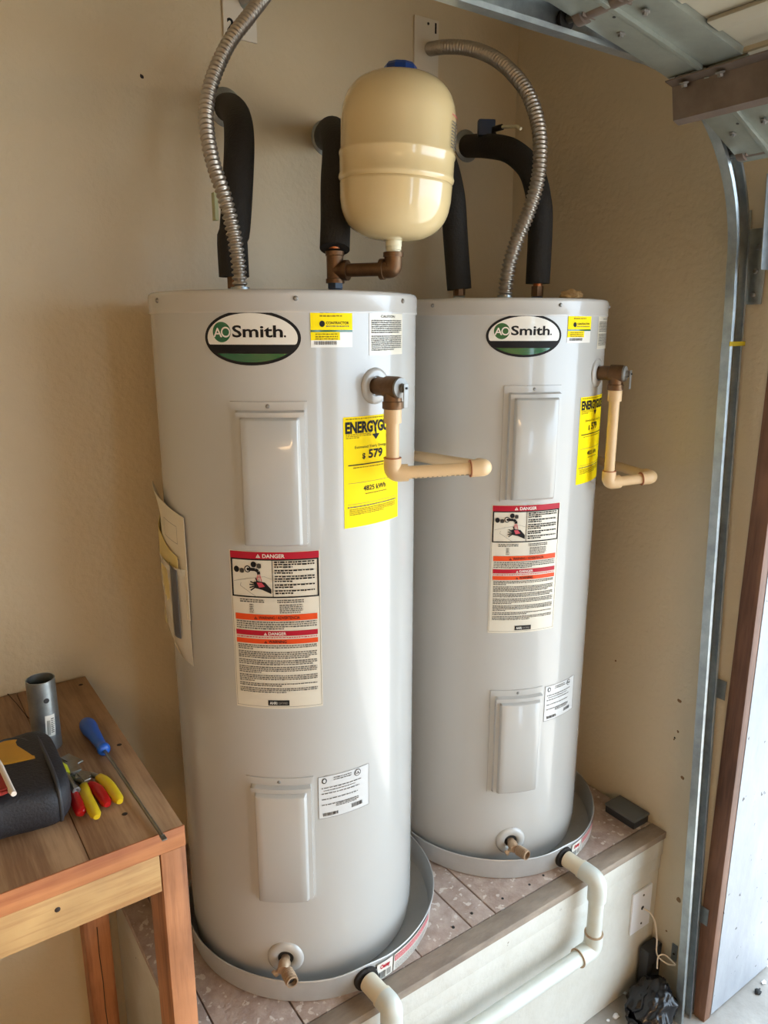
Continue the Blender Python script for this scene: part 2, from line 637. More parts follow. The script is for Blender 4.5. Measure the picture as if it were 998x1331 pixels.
for x, y in ((613, 1187), (589, 1205), (653, 1168), (688, 1150), (706, 1138), (1.1, 0)):
    if y == 0: continue
    p = on(x, y, 2, PZ)
    W(LT('nail_head', [(0, .0012), (.0032, .001), (.0036, -.001)], M_dark, None, 10, Matrix.Translation((p.x, p.y, PZ))), pf)

# ================================================================== WATER HEATERS
HR = .26
H1, H2 = (.712, 1.383), (1.31, 1.41)
F1, F2 = R_(-125), R_(-114)
BZ = PZ + .0035                                    # heater stands on the pan's floor
def LZ(z): return z - BZ
def th(rel): return R_(-90 + rel)

def curved_panel(bm, th0, z0, wd, ht, R):
    """stepped sheet-metal access cover wrapped on the shell"""
    ml, mr, mt, mb = .014, .007, .018, .005
    steps = [(0, .0012), (1, .0012)]
    us = [-wd / 2, -wd / 2 + .0005, -wd / 2 + ml - .003, -wd / 2 + ml, -wd / 2 + ml + .008, -wd / 2 + ml + .011, -wd / 2 + ml + .013]
    hu = [0, .0028, .0034, .014, .0150, .0235, .025]
    ur = [wd / 2 - mr - .014, wd / 2 - mr - .012, wd / 2 - mr - .008, wd / 2 - mr, wd / 2 - mr + .002, wd / 2 - .0005, wd / 2]
    hr = [.025, .0235, .015, .014, .0034, .0028, 0]
    n = 8
    mid = [us[-1] + (ur[0] - us[-1]) * i / n for i in range(1, n)]
    U = us + mid + ur
    HU = hu + [.025] * len(mid) + hr
    vs = [-ht / 2, -ht / 2 + .0005, -ht / 2 + mb, -ht / 2 + mb + .003, -ht / 2 + mb + .008, ht / 2 - mt - .013, ht / 2 - mt - .011, ht / 2 - mt - .008, ht / 2 - mt, ht / 2 - mt + .003, ht / 2 - .0005, ht / 2]
    HV = [0, .0028, .0034, .020, .025, .025, .0235, .015, .014, .0034, .0028, 0]
    g = []
    for v, hv in zip(vs, HV):
        row = []
        for u, hh in zip(U, HU):
            t = th0 + u / R
            r = R + min(hh, hv)
            row.append(bm.verts.new((r * math.cos(t), r * math.sin(t), z0 + v)))
        g.append(row)
    for i in range(len(vs) - 1):
        for j in range(len(U) - 1):
            bm.faces.new((g[i][j], g[i][j + 1], g[i + 1][j + 1], g[i + 1][j]))

def rad_frame(rel, z, R=HR):
    t = th(rel)
    d = Vector((math.cos(t), math.sin(t), 0))
    tg = Vector((-math.sin(t), math.cos(t), 0))
    m = Matrix((tg, Vector((0, 0, 1)), d)).transposed().to_4x4()   # x right, y up, z outward
    m.translation = d * R + Vector((0, 0, LZ(z)))
    return m

def screw(parent, rel, z, R=HR, r=.0042, name='screw'):
    return LT(name, [(0, .004), (r * .55, .0036), (r, .0016), (r * 1.1, -.001)], M_chrome, parent, 12, rad_frame(rel, z, R))

def make_heater():
    t = thing('water_heater', '', 'water heater', (H1[0], H1[1], BZ), F1 + PI / 2)
    top = 1.912
    LT('tank_shell', [(0, 0), (HR - .012, 0), (HR - .004, .004), (HR - .002, .02), (HR, .05), (HR, .5), (HR, 1.0), (HR, LZ(1.8785))], M_white, t, 128)
    # lid with a turned lip
    LT('tank_lid', [(HR - .004, LZ(1.874)), (HR + .0022, LZ(1.874)), (HR + .0028, LZ(1.877)), (HR + .002, LZ(1.8785)), (HR + .0022, LZ(top - .008)),
                    (HR + .001, LZ(top - .003)), (HR - .003, LZ(top)), (HR - .02, LZ(top)), (0, LZ(top))], M_lid, t, 128, angle=50)
    for rel in (-52, 11.5, 62, 118, 180, 240):
        screw(t, rel, 1.897, HR + .002)
    for z0, z1, a, b in ((1.467, 1.727, -14.8, 14.8), (.722, 1.000, -15.8, 13.6)):
        bm = bmesh.new()
        curved_panel(bm, th((a + b) / 2), LZ((z0 + z1) / 2), R_(b - a) * HR, z1 - z0, HR)
        p = obj('access_panel', bm, M_white, t, angle=50)
        screw(p, (a + b) / 2, z1 - .008, HR + .001)
    # logo plate
    P = Print()
    a, b = .0845, .0455
    P.ell(0, 0, a, b, I_black, 0)
    ia, ib = a - .0055, b - .005
    P.ell(0, 0, ia, ib, I_white, 1, y0=-.011)
    P.ell(0, 0, ia, ib, I_dgreen, 1, y1=-.026)
    P.ell(-.051, .0095, .0168, .0168, I_green, 2)
    P.text('A', -.0665, .0015, .0155, I_white, 3, width=.0165, bold=.012)
    for i in range(20):
        q0, q1 = 2 * PI * i / 20, 2 * PI * (i + 1) / 20
        P.poly([(-.0432 + rr * math.cos(q), .0095 + rr * math.sin(q)) for rr, q in ((.0062, q0), (.0088, q0), (.0088, q1), (.0062, q1))], I_white, 3)
    P.text('Smith', -.0315, .0015, .0195, I_black, 2, width=.086, bold=.022)
    P.text('.', .056, .0015, .016, I_black, 2, bold=.02)
    P.build('logo_badge', on_cyl(HR, th(-5.5), LZ(1.833)), t)['label'] = 'oval black, white and green maker badge'
    # yellow contractor sticker
    P = Print()
    wd, ht = .076, .062
    P.rect(-wd / 2, wd / 2, -ht / 2, ht / 2, I_white, 0)
    P.rect(-wd / 2, wd / 2, -.002, ht / 2, I_yellow, 1)
    P.rect(-wd / 2, wd / 2, -.0055, -.002, I_green, 1)
    P.rect(-wd / 2, .014, -.019, -.0055, I_yellow, 1)
    P.words(-.022, .018, .028, 1, .004, I_ochre, 2, .6, 1, 2)
    P.words(-.022, .018, .0222, 1, .004, I_ochre, 2, .6, 1, 5)
    P.ell(-.018, .008, .0048, .0052, I_black, 2)
    P.text('CONTRACTOR', -.011, .0075, .0045, I_black, 2, width=.042, bold=.02)
    P.words(-.011, .031, .005, 1, .003, I_grey, 2, .6, 1, 8)
    P.words(-.03, .010, -.008, 3, .004, I_ochre, 2, .55, 1, 9)
    P.bars(-.032, .008, -.0265, -.0205, I_grey, 2)
    P.build('contractor_sticker', on_cyl(HR, th(25.1), LZ(1.848)), t)['label'] = 'small yellow and white sticker with barcode'
    # cream caution sticker
    P = Print()
    P.rect(-.048, .048, -.036, .036, I_cream, 0)
    P.text('CAUTION', 0, .029, .0045, I_grey, 2, width=.04, align='C', bold=.02)
    P.words(-.043, .043, .025, 7, .0034, I_grey, 2, .62, .9, 11)
    P.words(-.043, .043, -.002, 8, .0034, I_grey, 2, .62, .7, 12)
    P.build('caution_sticker', on_cyl(HR, th(52), LZ(1.838)), t)['label'] = 'cream sticker filled with small grey print'
    # yellow energy label
    P = Print()
    wd, ht = .1375, .203
    P.rect(-wd / 2, wd / 2, -ht / 2, ht / 2, I_yellow, 0)
    P.words(-.064, .06, .0985, 1, .0035, I_ochre, 2, .5, .9, 20)
    P.text('ENERGYGUIDE', -.065, .073, .0195, I_black, 2, width=.129, bold=.045)
    P.words(-.064, -.01, .0705, 3, .003, I_ochre, 2, .5, .5, 21)
    P.line([(.002, .079), (.002, .066)], .003, I_black, 2)
    P.poly([(-.007, .068), (.011, .068), (.002, .0575)], I_black, 2)
    P.text('Estimated Yearly Energy Cost', 0, .044, .0052, I_black, 2, width=.092, align='C')
    P.text('$', -.03, .025, .010, I_black, 2, bold=.02)
    P.text('579', -.016, .025, .0155, I_black, 2, width=.035, bold=.03)
    P.rect(-.06, .06, .0135, .0155, I_black, 2)
    P.words(-.05, .05, .010, 1, .003, I_ochre, 2, .6, 1, 23)
    P.rect(-.06, .06, -.019, -.0184, I_grey, 2)
    P.text('4825 kWh', 0, -.035, .0095, I_black, 2, width=.056, align='C', bold=.015)
    P.words(-.024, .03, -.040, 1, .003, I_ochre, 2, .6, 1, 24)
    P.rect(-.062, .062, -.058, -.0575, I_grey, 2)
    P.words(-.062, .062, -.062, 1, .0042, I_grey, 2, .55, 1, 25)
    P.words(-.058, .058, -.067, 4, .0032, I_ochre, 2, .5, .7, 26)
    P.build('energy_label', on_cyl(HR, th(44.2), LZ(1.5945), R_(0)), t)['label'] = 'bright yellow energy cost label'
    # warning label
    P = Print()
    wd, ht = .167, .311
    T = ht / 2
    P.rect(-wd / 2, wd / 2, -T, T, I_cream, 0)
    P.outline(-wd / 2 + .002, wd / 2 - .002, -T + .004, T - .001, .0006, I_grey, 1)
    P.rect(-wd / 2 + .002, wd / 2 - .002, T - .014, T - .001, I_red, 2)
    def tri(x, y, s, m1, m2):
        P.poly([(x - s, y), (x + s, y), (x, y + s * 1.7)], m1, 3)
        P.rect(x - s * .12, x + s * .12, y + s * .3, y + s * 1.1, m2, 4, 1)
    tri(-.028, T - .0115, .0042, I_white, I_red)
    P.text('DANGER', -.020, T - .0115, .0072, I_white, 3, width=.040, bold=.02)
    P.outline(-wd / 2 + .003, wd / 2 - .003, T - .088, T - .014, .0026, I_black, 2)
    P.rect(-.0035, -.0023, T - .088, T - .014, I_black, 2, 1)
    # the tap, two knobs and the scalded hand
    P.ell(-.070, T - .035, .0052, .006, I_black, 3); P.ell(-.0595, T - .037, .0042, .0048, I_grey, 3)
    for k in range(5):
        P.rect(-.0635 + k * .0018, -.0627 + k * .0018, T - .041, T - .033, I_black, 4, 1)
    P.ell(-.037, T - .0245, .0052, .0056, I_black, 3); P.ell(-.027, T - .027, .0042, .0048, I_grey, 3)
    for k in range(5):
        P.rect(-.031 + k * .0018, -.0302 + k * .0018, T - .031, T - .023, I_black, 4, 1)
    P.ell(-.0485, T - .0335, .0062, .0066, I_black, 3); P.ell(-.0485, T - .0335, .0042, .0046, I_white, 4); P.ell(-.0475, T - .0335, .0026, .003, I_black, 5)
    P.line([(-.046, T - .0335), (-.034, T - .034), (-.0285, T - .037), (-.0275, T - .043)], .006, I_black, 5)
    P.line([(-.0295, T - .044), (-.033, T - .060)], .0014, I_pred, 3); P.line([(-.026, T - .044), (-.022, T - .060)], .0014, I_pred, 3)
    P.line([(-.0277, T - .045), (-.0277, T - .06)], .0008, I_pred, 3)
    P.poly([(-.038, T - .0575), (-.030, T - .056), (-.017, T - .058), (-.006, T - .071), (-.006, T - .080), (-.022, T - .0725), (-.035, T - .0695)], I_black, 4)
    P.poly([(-.032, T - .0585), (-.023, T - .0585), (-.017, T - .066), (-.028, T - .068)], I_pred, 5)
    for k, (dx, dy) in enumerate(((-.009, .004), (-.011, .0005), (-.011, -.0035), (-.009, -.0065))):
        P.line([(-.035, T - .061 - k * .0022), (-.035 + dx, T - .061 - k * .0022 + dy)], .0022, I_black, 4)
    P.line([(-.031, T - .057), (-.034, T - .050)], .0022, I_black, 4)
    P.line([(-.076, T - .058), (-.050, T - .052), (-.018, T - .047), (-.005, T - .052)], .0005, I_grey, 3)
    P.line([(-.062, T - .060), (-.064, T - .066), (-.034, T - .086)], .0005, I_grey, 3)
    y = T - .018
    for k, rws in enumerate((3, 2, 3, 2, 2)):
        P.words(.001, .073, y, rws, .0046, I_black, 3, .62, .45, 40 + k, 1.3)
        y -= rws * .0046 + .0022
    P.words(-.066, -.020, T - .0915, 2, .0038, I_grey, 2, .6, 1, 50); P.words(.004, .052, T - .0915, 2, .0038, I_grey, 2, .6, 1, 51)
    P.words(-.048, -.040, T - .101, 5, .0036, I_grey, 2, .6, 1, 52); P.words(.008, .050, T - .101, 5, .0036, I_grey, 2, .6, .9, 53)
    P.rect(-.0765, .0765, T - .1325, T - .1205, I_orange, 2)
    tri(-.037, T - .1300, .0032, I_black, I_orange)
    P.text('WARNING / ADVERTENCIA', -.031, T - .1295, .006, I_black, 3, width=.075, bold=.01)
    P.words(-.075, .075, T - .1345, 4, .0042, I_grey, 2, .58, .6, 54)
    P.rect(-.0765, .0765, T - .1625, T - .1525, I_red, 2)
    tri(-.020, T - .1610, .003, I_white, I_red)
    P.text('DANGER', -.0145, T - .1605, .0058, I_white, 3, width=.033, bold=.02)
    P.words(-.075, .075, T - .1645, 1, .0036, I_pred, 2, .6, 1, 55)
    P.rect(-.0765, .0765, T - .1785, T - .1690, I_orange, 2)
    tri(-.020, T - .1770, .003, I_black, I_orange)
    P.text('WARNING', -.0145, T - .1765, .0058, I_black, 3, width=.033, bold=.02)
    y = T - .181
    for k, (rws, rag) in enumerate(((3, .2), (4, .9), (3, .95), (4, .3), (4, .2), (2, .55), (3, .6))):
        P.words(-.074, .074, y, rws, .0037, I_grey, 2, .6, rag, 60 + k)
        y -= rws * .0037 + .0022
    P.rect(-.020, .020, -T + .007, -T + .018, I_black, 2)
    P.text('AHRI', -.017, -T + .0095, .006, I_white, 3, width=.014, bold=.02)
    P.text('CERTIFIED', -.001, -T + .010, .0045, I_lgrey, 3, width=.018)
    P.build('warning_label', on_cyl(HR, th(0), LZ(1.3035)), t)['label'] = 'tall cream danger label with red and orange bands'
    # rating plate
    P = Print()
    wd, ht = .111, .094
    P.rect(-wd / 2, wd / 2, -ht / 2, ht / 2, I_sil, 0)
    P.outline(-wd / 2, wd / 2, -ht / 2, ht / 2, .0007, I_grey, 1)
    P.ell(-.043, .037, .005, .006, I_black, 2); P.ell(-.043, .037, .003, .004, I_sil, 3)
    P.ell(.028, .037, .0075, .0075, I_black, 2); P.ell(.028, .037, .006, .006, I_sil, 3)
    P.text('UL', .028, .0345, .0055, I_black, 4, align='C', bold=.03)
    P.words(-.024, .014, .042, 2, .0045, I_grey, 2, .5, 1, 71)
    for k in range(4):
        P.words(-.049, .036 - .004 * k, .022 - .0125 * k, 1, .0036, I_grey, 2, .6, 1, 72 + k, 1.5)
    P.words(-.045, .03, .016, 1, .003, I_grey, 2, .6, .9, 79); P.words(-.02, .03, -.016, 3, .0032, I_grey, 2, .6, .9, 78)
    P.bars(-.047, -.015, -.042, -.035, I_black, 2, 5); P.bars(.014, .038, -.038, -.029, I_black, 2, 6)
    P.build('rating_plate', on_cyl(HR, th(27.7), LZ(.948)), t)['label'] = 'pale rating plate with small print and barcodes'
    # relief valve high on the right
    Mv = rad_frame(44.5, 1.748)
    v = LT('relief_valve', [(0, -.01), (.0145, -.01), (.0145, .008), (.0165, .009), (.0165, .030), (.0195, .032), (.0195, .058), (.0185, .062), (0, .062)], M_brass, t, 28, Mv)
    LT('valve_flange', [(.0165, .0015), (.018, .0045), (.027, .0048), (.0325, .0015), (.033, -.001)], M_white, t, 40, Mv, angle=60)
    Md = Mv @ Matrix.Translation((0, 0, .045)) @ Matrix.Rotation(PI / 2, 4, 'X')
    LT('valve_outlet', [(0, -.004), (.0165, 0), (.0165, .024), (.0185, .025), (.0185, .037), (.0165, .038), (0, .038)], M_brass, v, 24, Md)
    LT('valve_cap', [(.018, .0625), (.0172, .066), (.010, .0675), (.008, .068), (.0078, .073), (0, .073)], M_chrome, v, 28, Mv)
    bm = bmesh.new()
    box(bm, -.0055, .0055, -.034, .008, .0765, .0785, .001, Mv)
    box(bm, -.0028, .0028, -.004, .004, .070, .0765, .0008, Mv)
    obj('test_lever', bm, M_chrome, v)
    LT('lever_rivet', [(0, .0815), (.0018, .081), (.0022, .0785)], M_ink, v, 10, Mv @ Matrix.Translation((0, 0, 0)))
    # drain cock at the foot
    Mc = rad_frame(-1.2, .578)
    LT('drain_flange', [(.016, -.002), (.016, .0015), (.020, .006), (.032, .0055), (.0375, .001), (.038, -.001)], M_white, t, 40, Mc, angle=60)
    LT('drain_recess', [(0, .0012), (.0162, .0012)], M_dark, t, 24, Mc)
    d = LT('drain_cock', [(0, .001), (.0095, .001), (.0095, .012), (.0125, .013), (.0125, .030), (.0105, .034), (0, .034)], M_brassl, t, 20, Mc)
    hd = Vector((.52, .02, .85)).normalized()
    p0 = Mc @ Vector((0, -.002, .022))
    dw = (Mc.to_3x3() @ hd)
    prof = [(0, 0), (.0085, 0), (.0085, .014), (.0105, .015)]
    z = .015
    for k in range(6):
        prof += [(.0132, z + .0012), (.0132, z + .0024), (.0102, z + .0034), (.0102, z + .0040)]
        z += .0042
    prof += [(.0125, z), (.0125, z + .004), (.0095, z + .0045), (.0092, z - .006), (0, z - .006)]
    LT('hose_thread', prof, M_brassl, d, 24, frame(p0, dw))
    LT('hose_bore', [(0, z - .0055), (.0091, z - .0055)], M_dark, d, 20, frame(p0, dw))
    sd = (Mc.to_3x3() @ Vector((-.8, -.5, .25)).normalized())
    LT('valve_stem', [(0, 0), (.006, 0), (.006, .014), (.004, .015), (.004, .024), (0, .024)], M_brassl, d, 14, frame(p0, sd))
    bm = bmesh.new()
    box(bm, -.002, .002, -.008, .008, .018, .026, .001, frame(p0, sd))
    obj('handle', bm, M_brassl, d)
    # pipe ports on the lid
    for s in (-1, 1):
        LT('port_collar', [(0, .012), (.0135, .012), (.0145, .010), (.0145, .002), (.024, .001), (.025, -.001)], M_galv if s < 0 else M_blued, t, 24,
           Matrix.Translation((.1 * s, 0, LZ(1.9125))))
    return t

ht1 = make_heater()
ht1['label'] = 'nearer, light grey water heater, standing beside the wooden bench'
ht2 = copy_tree(ht1)
ht2.location = (H2[0], H2[1], BZ)
ht2.rotation_euler = (0, 0, F2 + PI / 2)
ht2['label'] = 'farther light grey water heater, standing in the corner beside the garage door track'
for h_ in (ht1, ht2):
    h_['group'] = 'electric water heaters on the platform'
# rust weep above the farther drain flange
bm = bmesh.new()
for k in range(7):
    a0 = R_(60 + 14 * k); a1 = R_(74 + 14 * k)
    q = .0345 + .004 * math.sin(k * 1.1)
    Mx = rad_frame(-1.2, .578)
    f_ = lambda r, a: bm.verts.new(Mx @ Vector((r * math.cos(a), r * math.sin(a), .0008 - (r * math.cos(a)) ** 2 / (2 * HR))))
    bm.faces.new((f_(.031, a0), f_(.031, a1), f_(q, a1), f_(q, a0)))
ru = obj('rust_stain', bm, mat('rust', (160, 92, 42), .9, var=.4, vscale=60), ht2, smooth=False)

# ================================================================== DRAIN PANS
def add_pan(c, a_out, a_st, label):
    r0, r1, h = .2875, .2925, .058
    t = thing('drain_pan', label, 'drain pan', (c[0], c[1], PZ + .0005), 0, 'drain pans under the heaters')
    bm = bmesh.new()
    seg = 128
    prof = [(0, 0), (r0 - .004, 0), (r0, .004), (r1 - .0015, h - .003), (r1 + .0015, h), (r1 + .0005, h + .002), (r1 - .0015, h + .001), (r0 - .003, .006), (r0 - .006, .0025), (0, .0025)]
    rings = []
    for r, z in prof:
        if r == 0:
            rings.append([bm.verts.new((0, 0, z))]); continue
        ring = []
        for k in range(seg):
            a = 2 * PI * k / seg
            d = (a - a_out + PI) % (2 * PI) - PI
            lift = .007 * math.exp(-(d / .16) ** 2) if z > .02 else 0
            dent = .0012 * math.sin(5 * a + c[0] * 7) if z > .02 else 0
            ring.append(bm.verts.new(((r + dent) * math.cos(a), (r + dent) * math.sin(a), z + lift)))
        rings.append(ring)
    for A, B in zip(rings, rings[1:]):
        for k in range(seg):
            k2 = (k + 1) % seg
            if len(A) == 1: bm.faces.new((A[0], B[k], B[k2]))
            elif len(B) == 1: bm.faces.new((A[k], A[k2], B[0]))
            else: bm.faces.new((A[k], A[k2], B[k2], B[k]))
    obj('pan_body', bm, M_pan, t)
    d = Vector((math.cos(a_out), math.sin(a_out), 0))
    LT('outlet_gasket', [(0, -.004), (.027, -.004), (.0275, .002), (.0265, .0055), (.023, .006), (0, .006)], M_foam, t, 28, frame(d * (r0 + .0028) + Vector((0, 0, .031)), d))
    def fn(u, v, hh):
        z = .031 + v
        r = r0 + (r1 - r0) * z / h + hh + .0016
        a = a_st + u / r
        return (r * math.cos(a), r * math.sin(a), z)
    P = Print()
    P.rect(0, .042, -.024, .022, I_white, 0)
    P.text('Oatey', .008, .006, .0105, I_red, 2, width=.026, bold=.04)
    P.bars(.004, .022, -.021, -.002, I_black, 2, 7)
    P.rect(.026, .037, -.019, -.003, I_lgrey, 2, 1)
    P.build('brand_sticker', fn, t)['label'] = 'square white sticker with red lettering and a barcode'
    P = Print()
    P.rect(.046, .20, -.024, .022, I_white, 0)
    P.rect(.048, .19, .002, .019, I_pred, 1)
    P.words(.050, .188, .017, 3, .005, I_white, 2, .3, .9, 3)
    P.words(.050, .18, -.002, 5, .0042, I_lgrey, 2, .5, .8, 4)
    P.build('notice_sticker', fn, t)['label'] = 'long red and white notice sticker'
    return t
PC1, PC2 = (.728, 1.367), (1.322, 1.39)
add_pan(PC1, R_(-96.5), R_(-91.5), 'round aluminium drain pan under the nearer heater, beside the bench leg')
add_pan(PC2, R_(-91), R_(-85.3), 'round aluminium drain pan under the farther heater, by the small grey box')

# ------------------------------------------------------------------ PVC drain line
dl = thing('drain_pipe', 'white plastic drain pipework running from both pans along the platform front', 'pipe', (1.0, .99, 0))
z_o = PZ + .0315
e1 = Vector((PC1[0] + .298 * math.cos(R_(-96.5)), PC1[1] + .298 * math.sin(R_(-96.5)), z_o))
e2 = Vector((PC2[0] + .298 * math.cos(R_(-91)), PC2[1] + .298 * math.sin(R_(-91)), z_o))
YP = .992
def pp(name, pts, r, m, rad=.03, n=8): return W(TB(name, bend(pts, rad, n), r, m, None, 24), dl)
ZH = .325
v1, v2 = e1.x + .006, 1.322
# stubs and elbows out of the pans
for e, vx in ((e1, v1), (e2, v2)):
    o1 = (Vector((vx, YP, z_o)) - e).normalized()
    pp('stub', [e + o1 * .003, e + o1 * .052], .0205, M_pvcc)
    pp('collar', [e + o1 * .048, e + o1 * .056], .0232, M_pvcc)
    pp('elbow', [e + o1 * .054, Vector((vx, YP, z_o)), Vector((vx, YP, z_o - .055))], .0232, M_pvc, .034)
    pp('vertical_pipe', [(vx, YP, z_o - .05), (vx, YP, ZH + .03)], .0188, M_pvc)
pp('elbow', [(v2, YP, ZH + .045), (v2, YP, ZH), (v2 - .052, YP, ZH)], .0232, M_pvc, .026)
pp('glue_ring', [(v2, YP, ZH + .0455), (v2, YP, ZH + .048)], .0236, M_brassl)
pp('glue_ring', [(v2 - .0525, YP, ZH), (v2 - .0545, YP, ZH)], .0236, M_brassl)
pp('horizontal_pipe', [(v2 - .05, YP, ZH), (v1 + .03, YP, ZH)], .0188, M_pvc)
pp('tee', [(v1 + .045, YP, ZH), (v1 - .045, YP, ZH)], .0232, M_pvc)
pp('tee_branch', [(v1, YP, ZH), (v1, YP, ZH + .045)], .0232, M_pvc)
pp('horizontal_pipe', [(v1 - .04, YP, ZH), (.05, YP, ZH - .01), (.05, YP, .02)], .0188, M_pvc, .04)

# ------------------------------------------------------------------ discharge pipes of the relief valves
def discharge(hc, F, zlow, pend, pback, label):
    a = F + R_(44.5)
    d = Vector((math.cos(a), math.sin(a), 0))
    p0 = Vector((hc[0], hc[1], 0)) + d * (HR + .045)
    t = thing('discharge_pipe', label, 'pipe', (p0.x, p0.y, zlow), 0, 'relief valve discharge pipes')
    zt = 1.748 - .0385
    P0 = Vector((p0.x, p0.y, zt))
    P1 = Vector((p0.x, p0.y, zlow))
    P2, P3 = Vector(pend), Vector(pback)
    r, rf = .0118, .0158
    def q(name, pts, rr, m, rad=.014): return W(TB(name, bend(pts, rad, 8), rr, m, None, 20), t)
    q('threaded_adapter', [P0 + Vector((0, 0, .004)), P0 - Vector((0, 0, .024))], rf, M_cpvc)
    q('vertical_pipe', [P0 - Vector((0, 0, .022)), P1 + Vector((0, 0, .02))], r, M_cpvc)
    u = (P2 - P1).normalized()
    q('elbow', [P1 + Vector((0, 0, .028)), P1, P1 + u * .028], rf, M_cpvc, .02)
    q('primer_ring', [P1 + Vector((0, 0, .028)), P1 + Vector((0, 0, .0295))], rf + .0003, M_cpvc_ring)
    q('horizontal_pipe', [P1 + u * .024, P2 - u * .024], r, M_cpvc)
    q('primer_ring', [P2 - u * .0295, P2 - u * .028], rf + .0003, M_cpvc_ring)
    w2 = (P3 - P2).normalized()
    q('elbow', [P2 - u * .028, P2, P2 + w2 * .028], rf, M_cpvc, .020)
    q('return_pipe', [P2 + w2 * .024, P3], r, M_cpvc)
    P = Print()
    for k in range(14):
        P.rect(k * .009, k * .009 + random.uniform(.002, .006), -.0011, .0011, I_grey, 0, 1)
    A = P1 + u * .035
    up = Vector((0, 0, 1))
    side = u.cross(up).normalized()
    if side.dot(Vector((0, 0, EYE)) - A) < 0: side = -side
    def fn(x, y, hh):
        k = y / r - .9
        v_ = A + u * x + (side * math.cos(k) + up * math.sin(k)) * (r + hh - .0002)
        return tuple(v_)
    if (P2 - P1).length > .15:
        W(P.build('pipe_print', fn), t)
    return t
discharge(H1, F1, 1.594, (.915, 1.003, 1.601), (1.008, 1.36, 1.566), 'cream plastic discharge pipe on the nearer heater, crossing in front of the farther one')
discharge(H2, F2, 1.493, (1.515, 1.075, 1.504), (1.612, 1.385, 1.507), 'cream plastic discharge pipe on the farther heater, against the bare side wall')

# ================================================================== PIPES ABOVE
def foam_pipe(label, pts, z_end, p_end, seamdir=None, tape=False):
    t = thing('insulated_pipe', label, 'pipe', (p_end[0], p_end[1], 1.925), 0, 'foam-covered pipes above the heaters')
    path = resample(smooth_path(pts, 14), .012)
    W(TB('foam_sleeve', path, .0295, M_foam, None, 24), t)
    if seamdir:
        s = Vector(seamdir).normalized()
        sp = []
        for i, p in enumerate(path[3:-1]):
            d = (path[i + 4] - path[i + 2]).normalized()
            n = (s - d * s.dot(d)).normalized()
            sp.append(p + n * .0295)
        W(TB('slit_seam', sp, .0018, M_dark, None, 6), t)
    e = Vector(path[-1])
    W(TB('copper_pipe', [e + Vector((0, 0, .01)), (p_end[0], p_end[1], 1.925)], .0115, M_copper, None, 18), t)
    W(TB('coupling', [(p_end[0], p_end[1], 1.949), (p_end[0], p_end[1], 1.9255)], .0145, M_brass, None, 8, angle=20), t)
    s0 = Vector(path[0])
    W(LT('wall_escutcheon', [(0, .0), (.042, .0), (.042, .003), (.034, .010), (.030, .012), (0, .012)], M_galv, None, 30, frame((s0.x, YB - .0005, s0.z), (0, -1, 0))), t)
    return t
def port(c, F, s):
    a = F + PI / 2
    return (c[0] + .1 * s * math.cos(a), c[1] + .1 * s * math.sin(a))
pA, pB, pC, pD = port(H1, F1, -1), port(H1, F1, 1), port(H2, F2, -1), port(H2, F2, 1)
wA = on(293, 140, 1, YB - .001)
A = foam_pipe('leftmost black foam-covered pipe, behind the steel conduit of the nearer heater',
          [wA, far(301, 141, 1.83), far(308, 153, 1.72), far(311, 182, 1.63), far(309, 240, 1.588), far(305, 300, 1.572), (pA[0], pA[1], 2.02), (pA[0], pA[1], 1.947)], 0, pA)
W(BX('inspection_tag', pA[0] - .0345, pA[0] - .0275, pA[1] - .004, pA[1] + .010, 2.05, 2.10, mat('pale_green_tag', (168, 170, 128), .5)), A)
wC = on(556, 190, 1, YB - .001)
foam_pipe('black foam-covered pipe rising behind the cream expansion tank',
          [wC, far(566, 192, 2.02), far(578, 212, 1.95), far(588, 255, 1.90), far(592, 310, 1.896), (pC[0], pC[1], 1.94)], 0, pC, (1, -.4, 0))
wD = on(606, 190, 1, YB - .001)
D_ = foam_pipe('black foam-covered pipe arching out of the wall below the blue valve handle',
          [wD, far(635, 190, 2.12), far(665, 197, 2.03), far(690, 222, 1.98), far(701, 265, 1.955), (pD[0], pD[1], 2.08), (pD[0], pD[1], 1.955)], 0, pD, (1, -.2, 0))
# blue-handled ball valve above the horizontal foam run
q0 = far(632, 165, 2.12)
bm = bmesh.new()
box(bm, -.022, .022, -.011, .011, -.022, .017, .004, Matrix.Translation(q0) @ Matrix.Rotation(-.5, 4, 'Z'))
bv = thing('ball_valve', 'small blue valve grip with a pale lever, on top of the arching foam pipe', 'valve', tuple(q0 - Vector((0, 0, .02))))
W(obj('grip', bm, M_blued), bv)
q1, q2, q3 = far(642, 168, 2.11), far(653, 165, 2.08), far(677, 164, 2.03)
W(TB('lever_root', [q1 - Vector((0, 0, .012)), q1, q2], .0075, M_dark, None, 10, squash=.6), bv)
W(TB('lever', [q2, q2.lerp(q3, .8), q3 - Vector((0, 0, .006))], .004, M_nip, None, 10), bv)

# tee, nipple, elbow, expansion tank
ex = thing('brass_fitting', 'aged brass tee and elbow joining nearer heater to the expansion tank', 'pipe fitting', (pB[0], pB[1], 1.925))
zE = 1.959
tB = Vector((pB[0], pB[1], zE))
tk = far(511, 345, 1.50); tk.z = zE
W(LT('dielectric_nut', [(0, 0), (.0165, 0), (.0165, .014), (0, .014)], M_blued, None, 6, Matrix.Translation((pB[0], pB[1], 1.9252)), 20), ex)
W(LT('tee_body', [(0, -.03), (.0185, -.03), (.0185, -.022), (.0165, -.021), (.0165, .021), (.0185, .022), (.0185, .030), (0, .030)], M_brass, None, 26, Matrix.Translation(tB + Vector((0, 0, .006)))), ex)
un = (tk - tB).normalized()
W(LT('tee_branch', [(0, 0), (.0165, 0), (.0165, .020), (.0195, .021), (.0195, .028), (0, .028)], M_brass, None, 26, frame(tB, un)), ex)
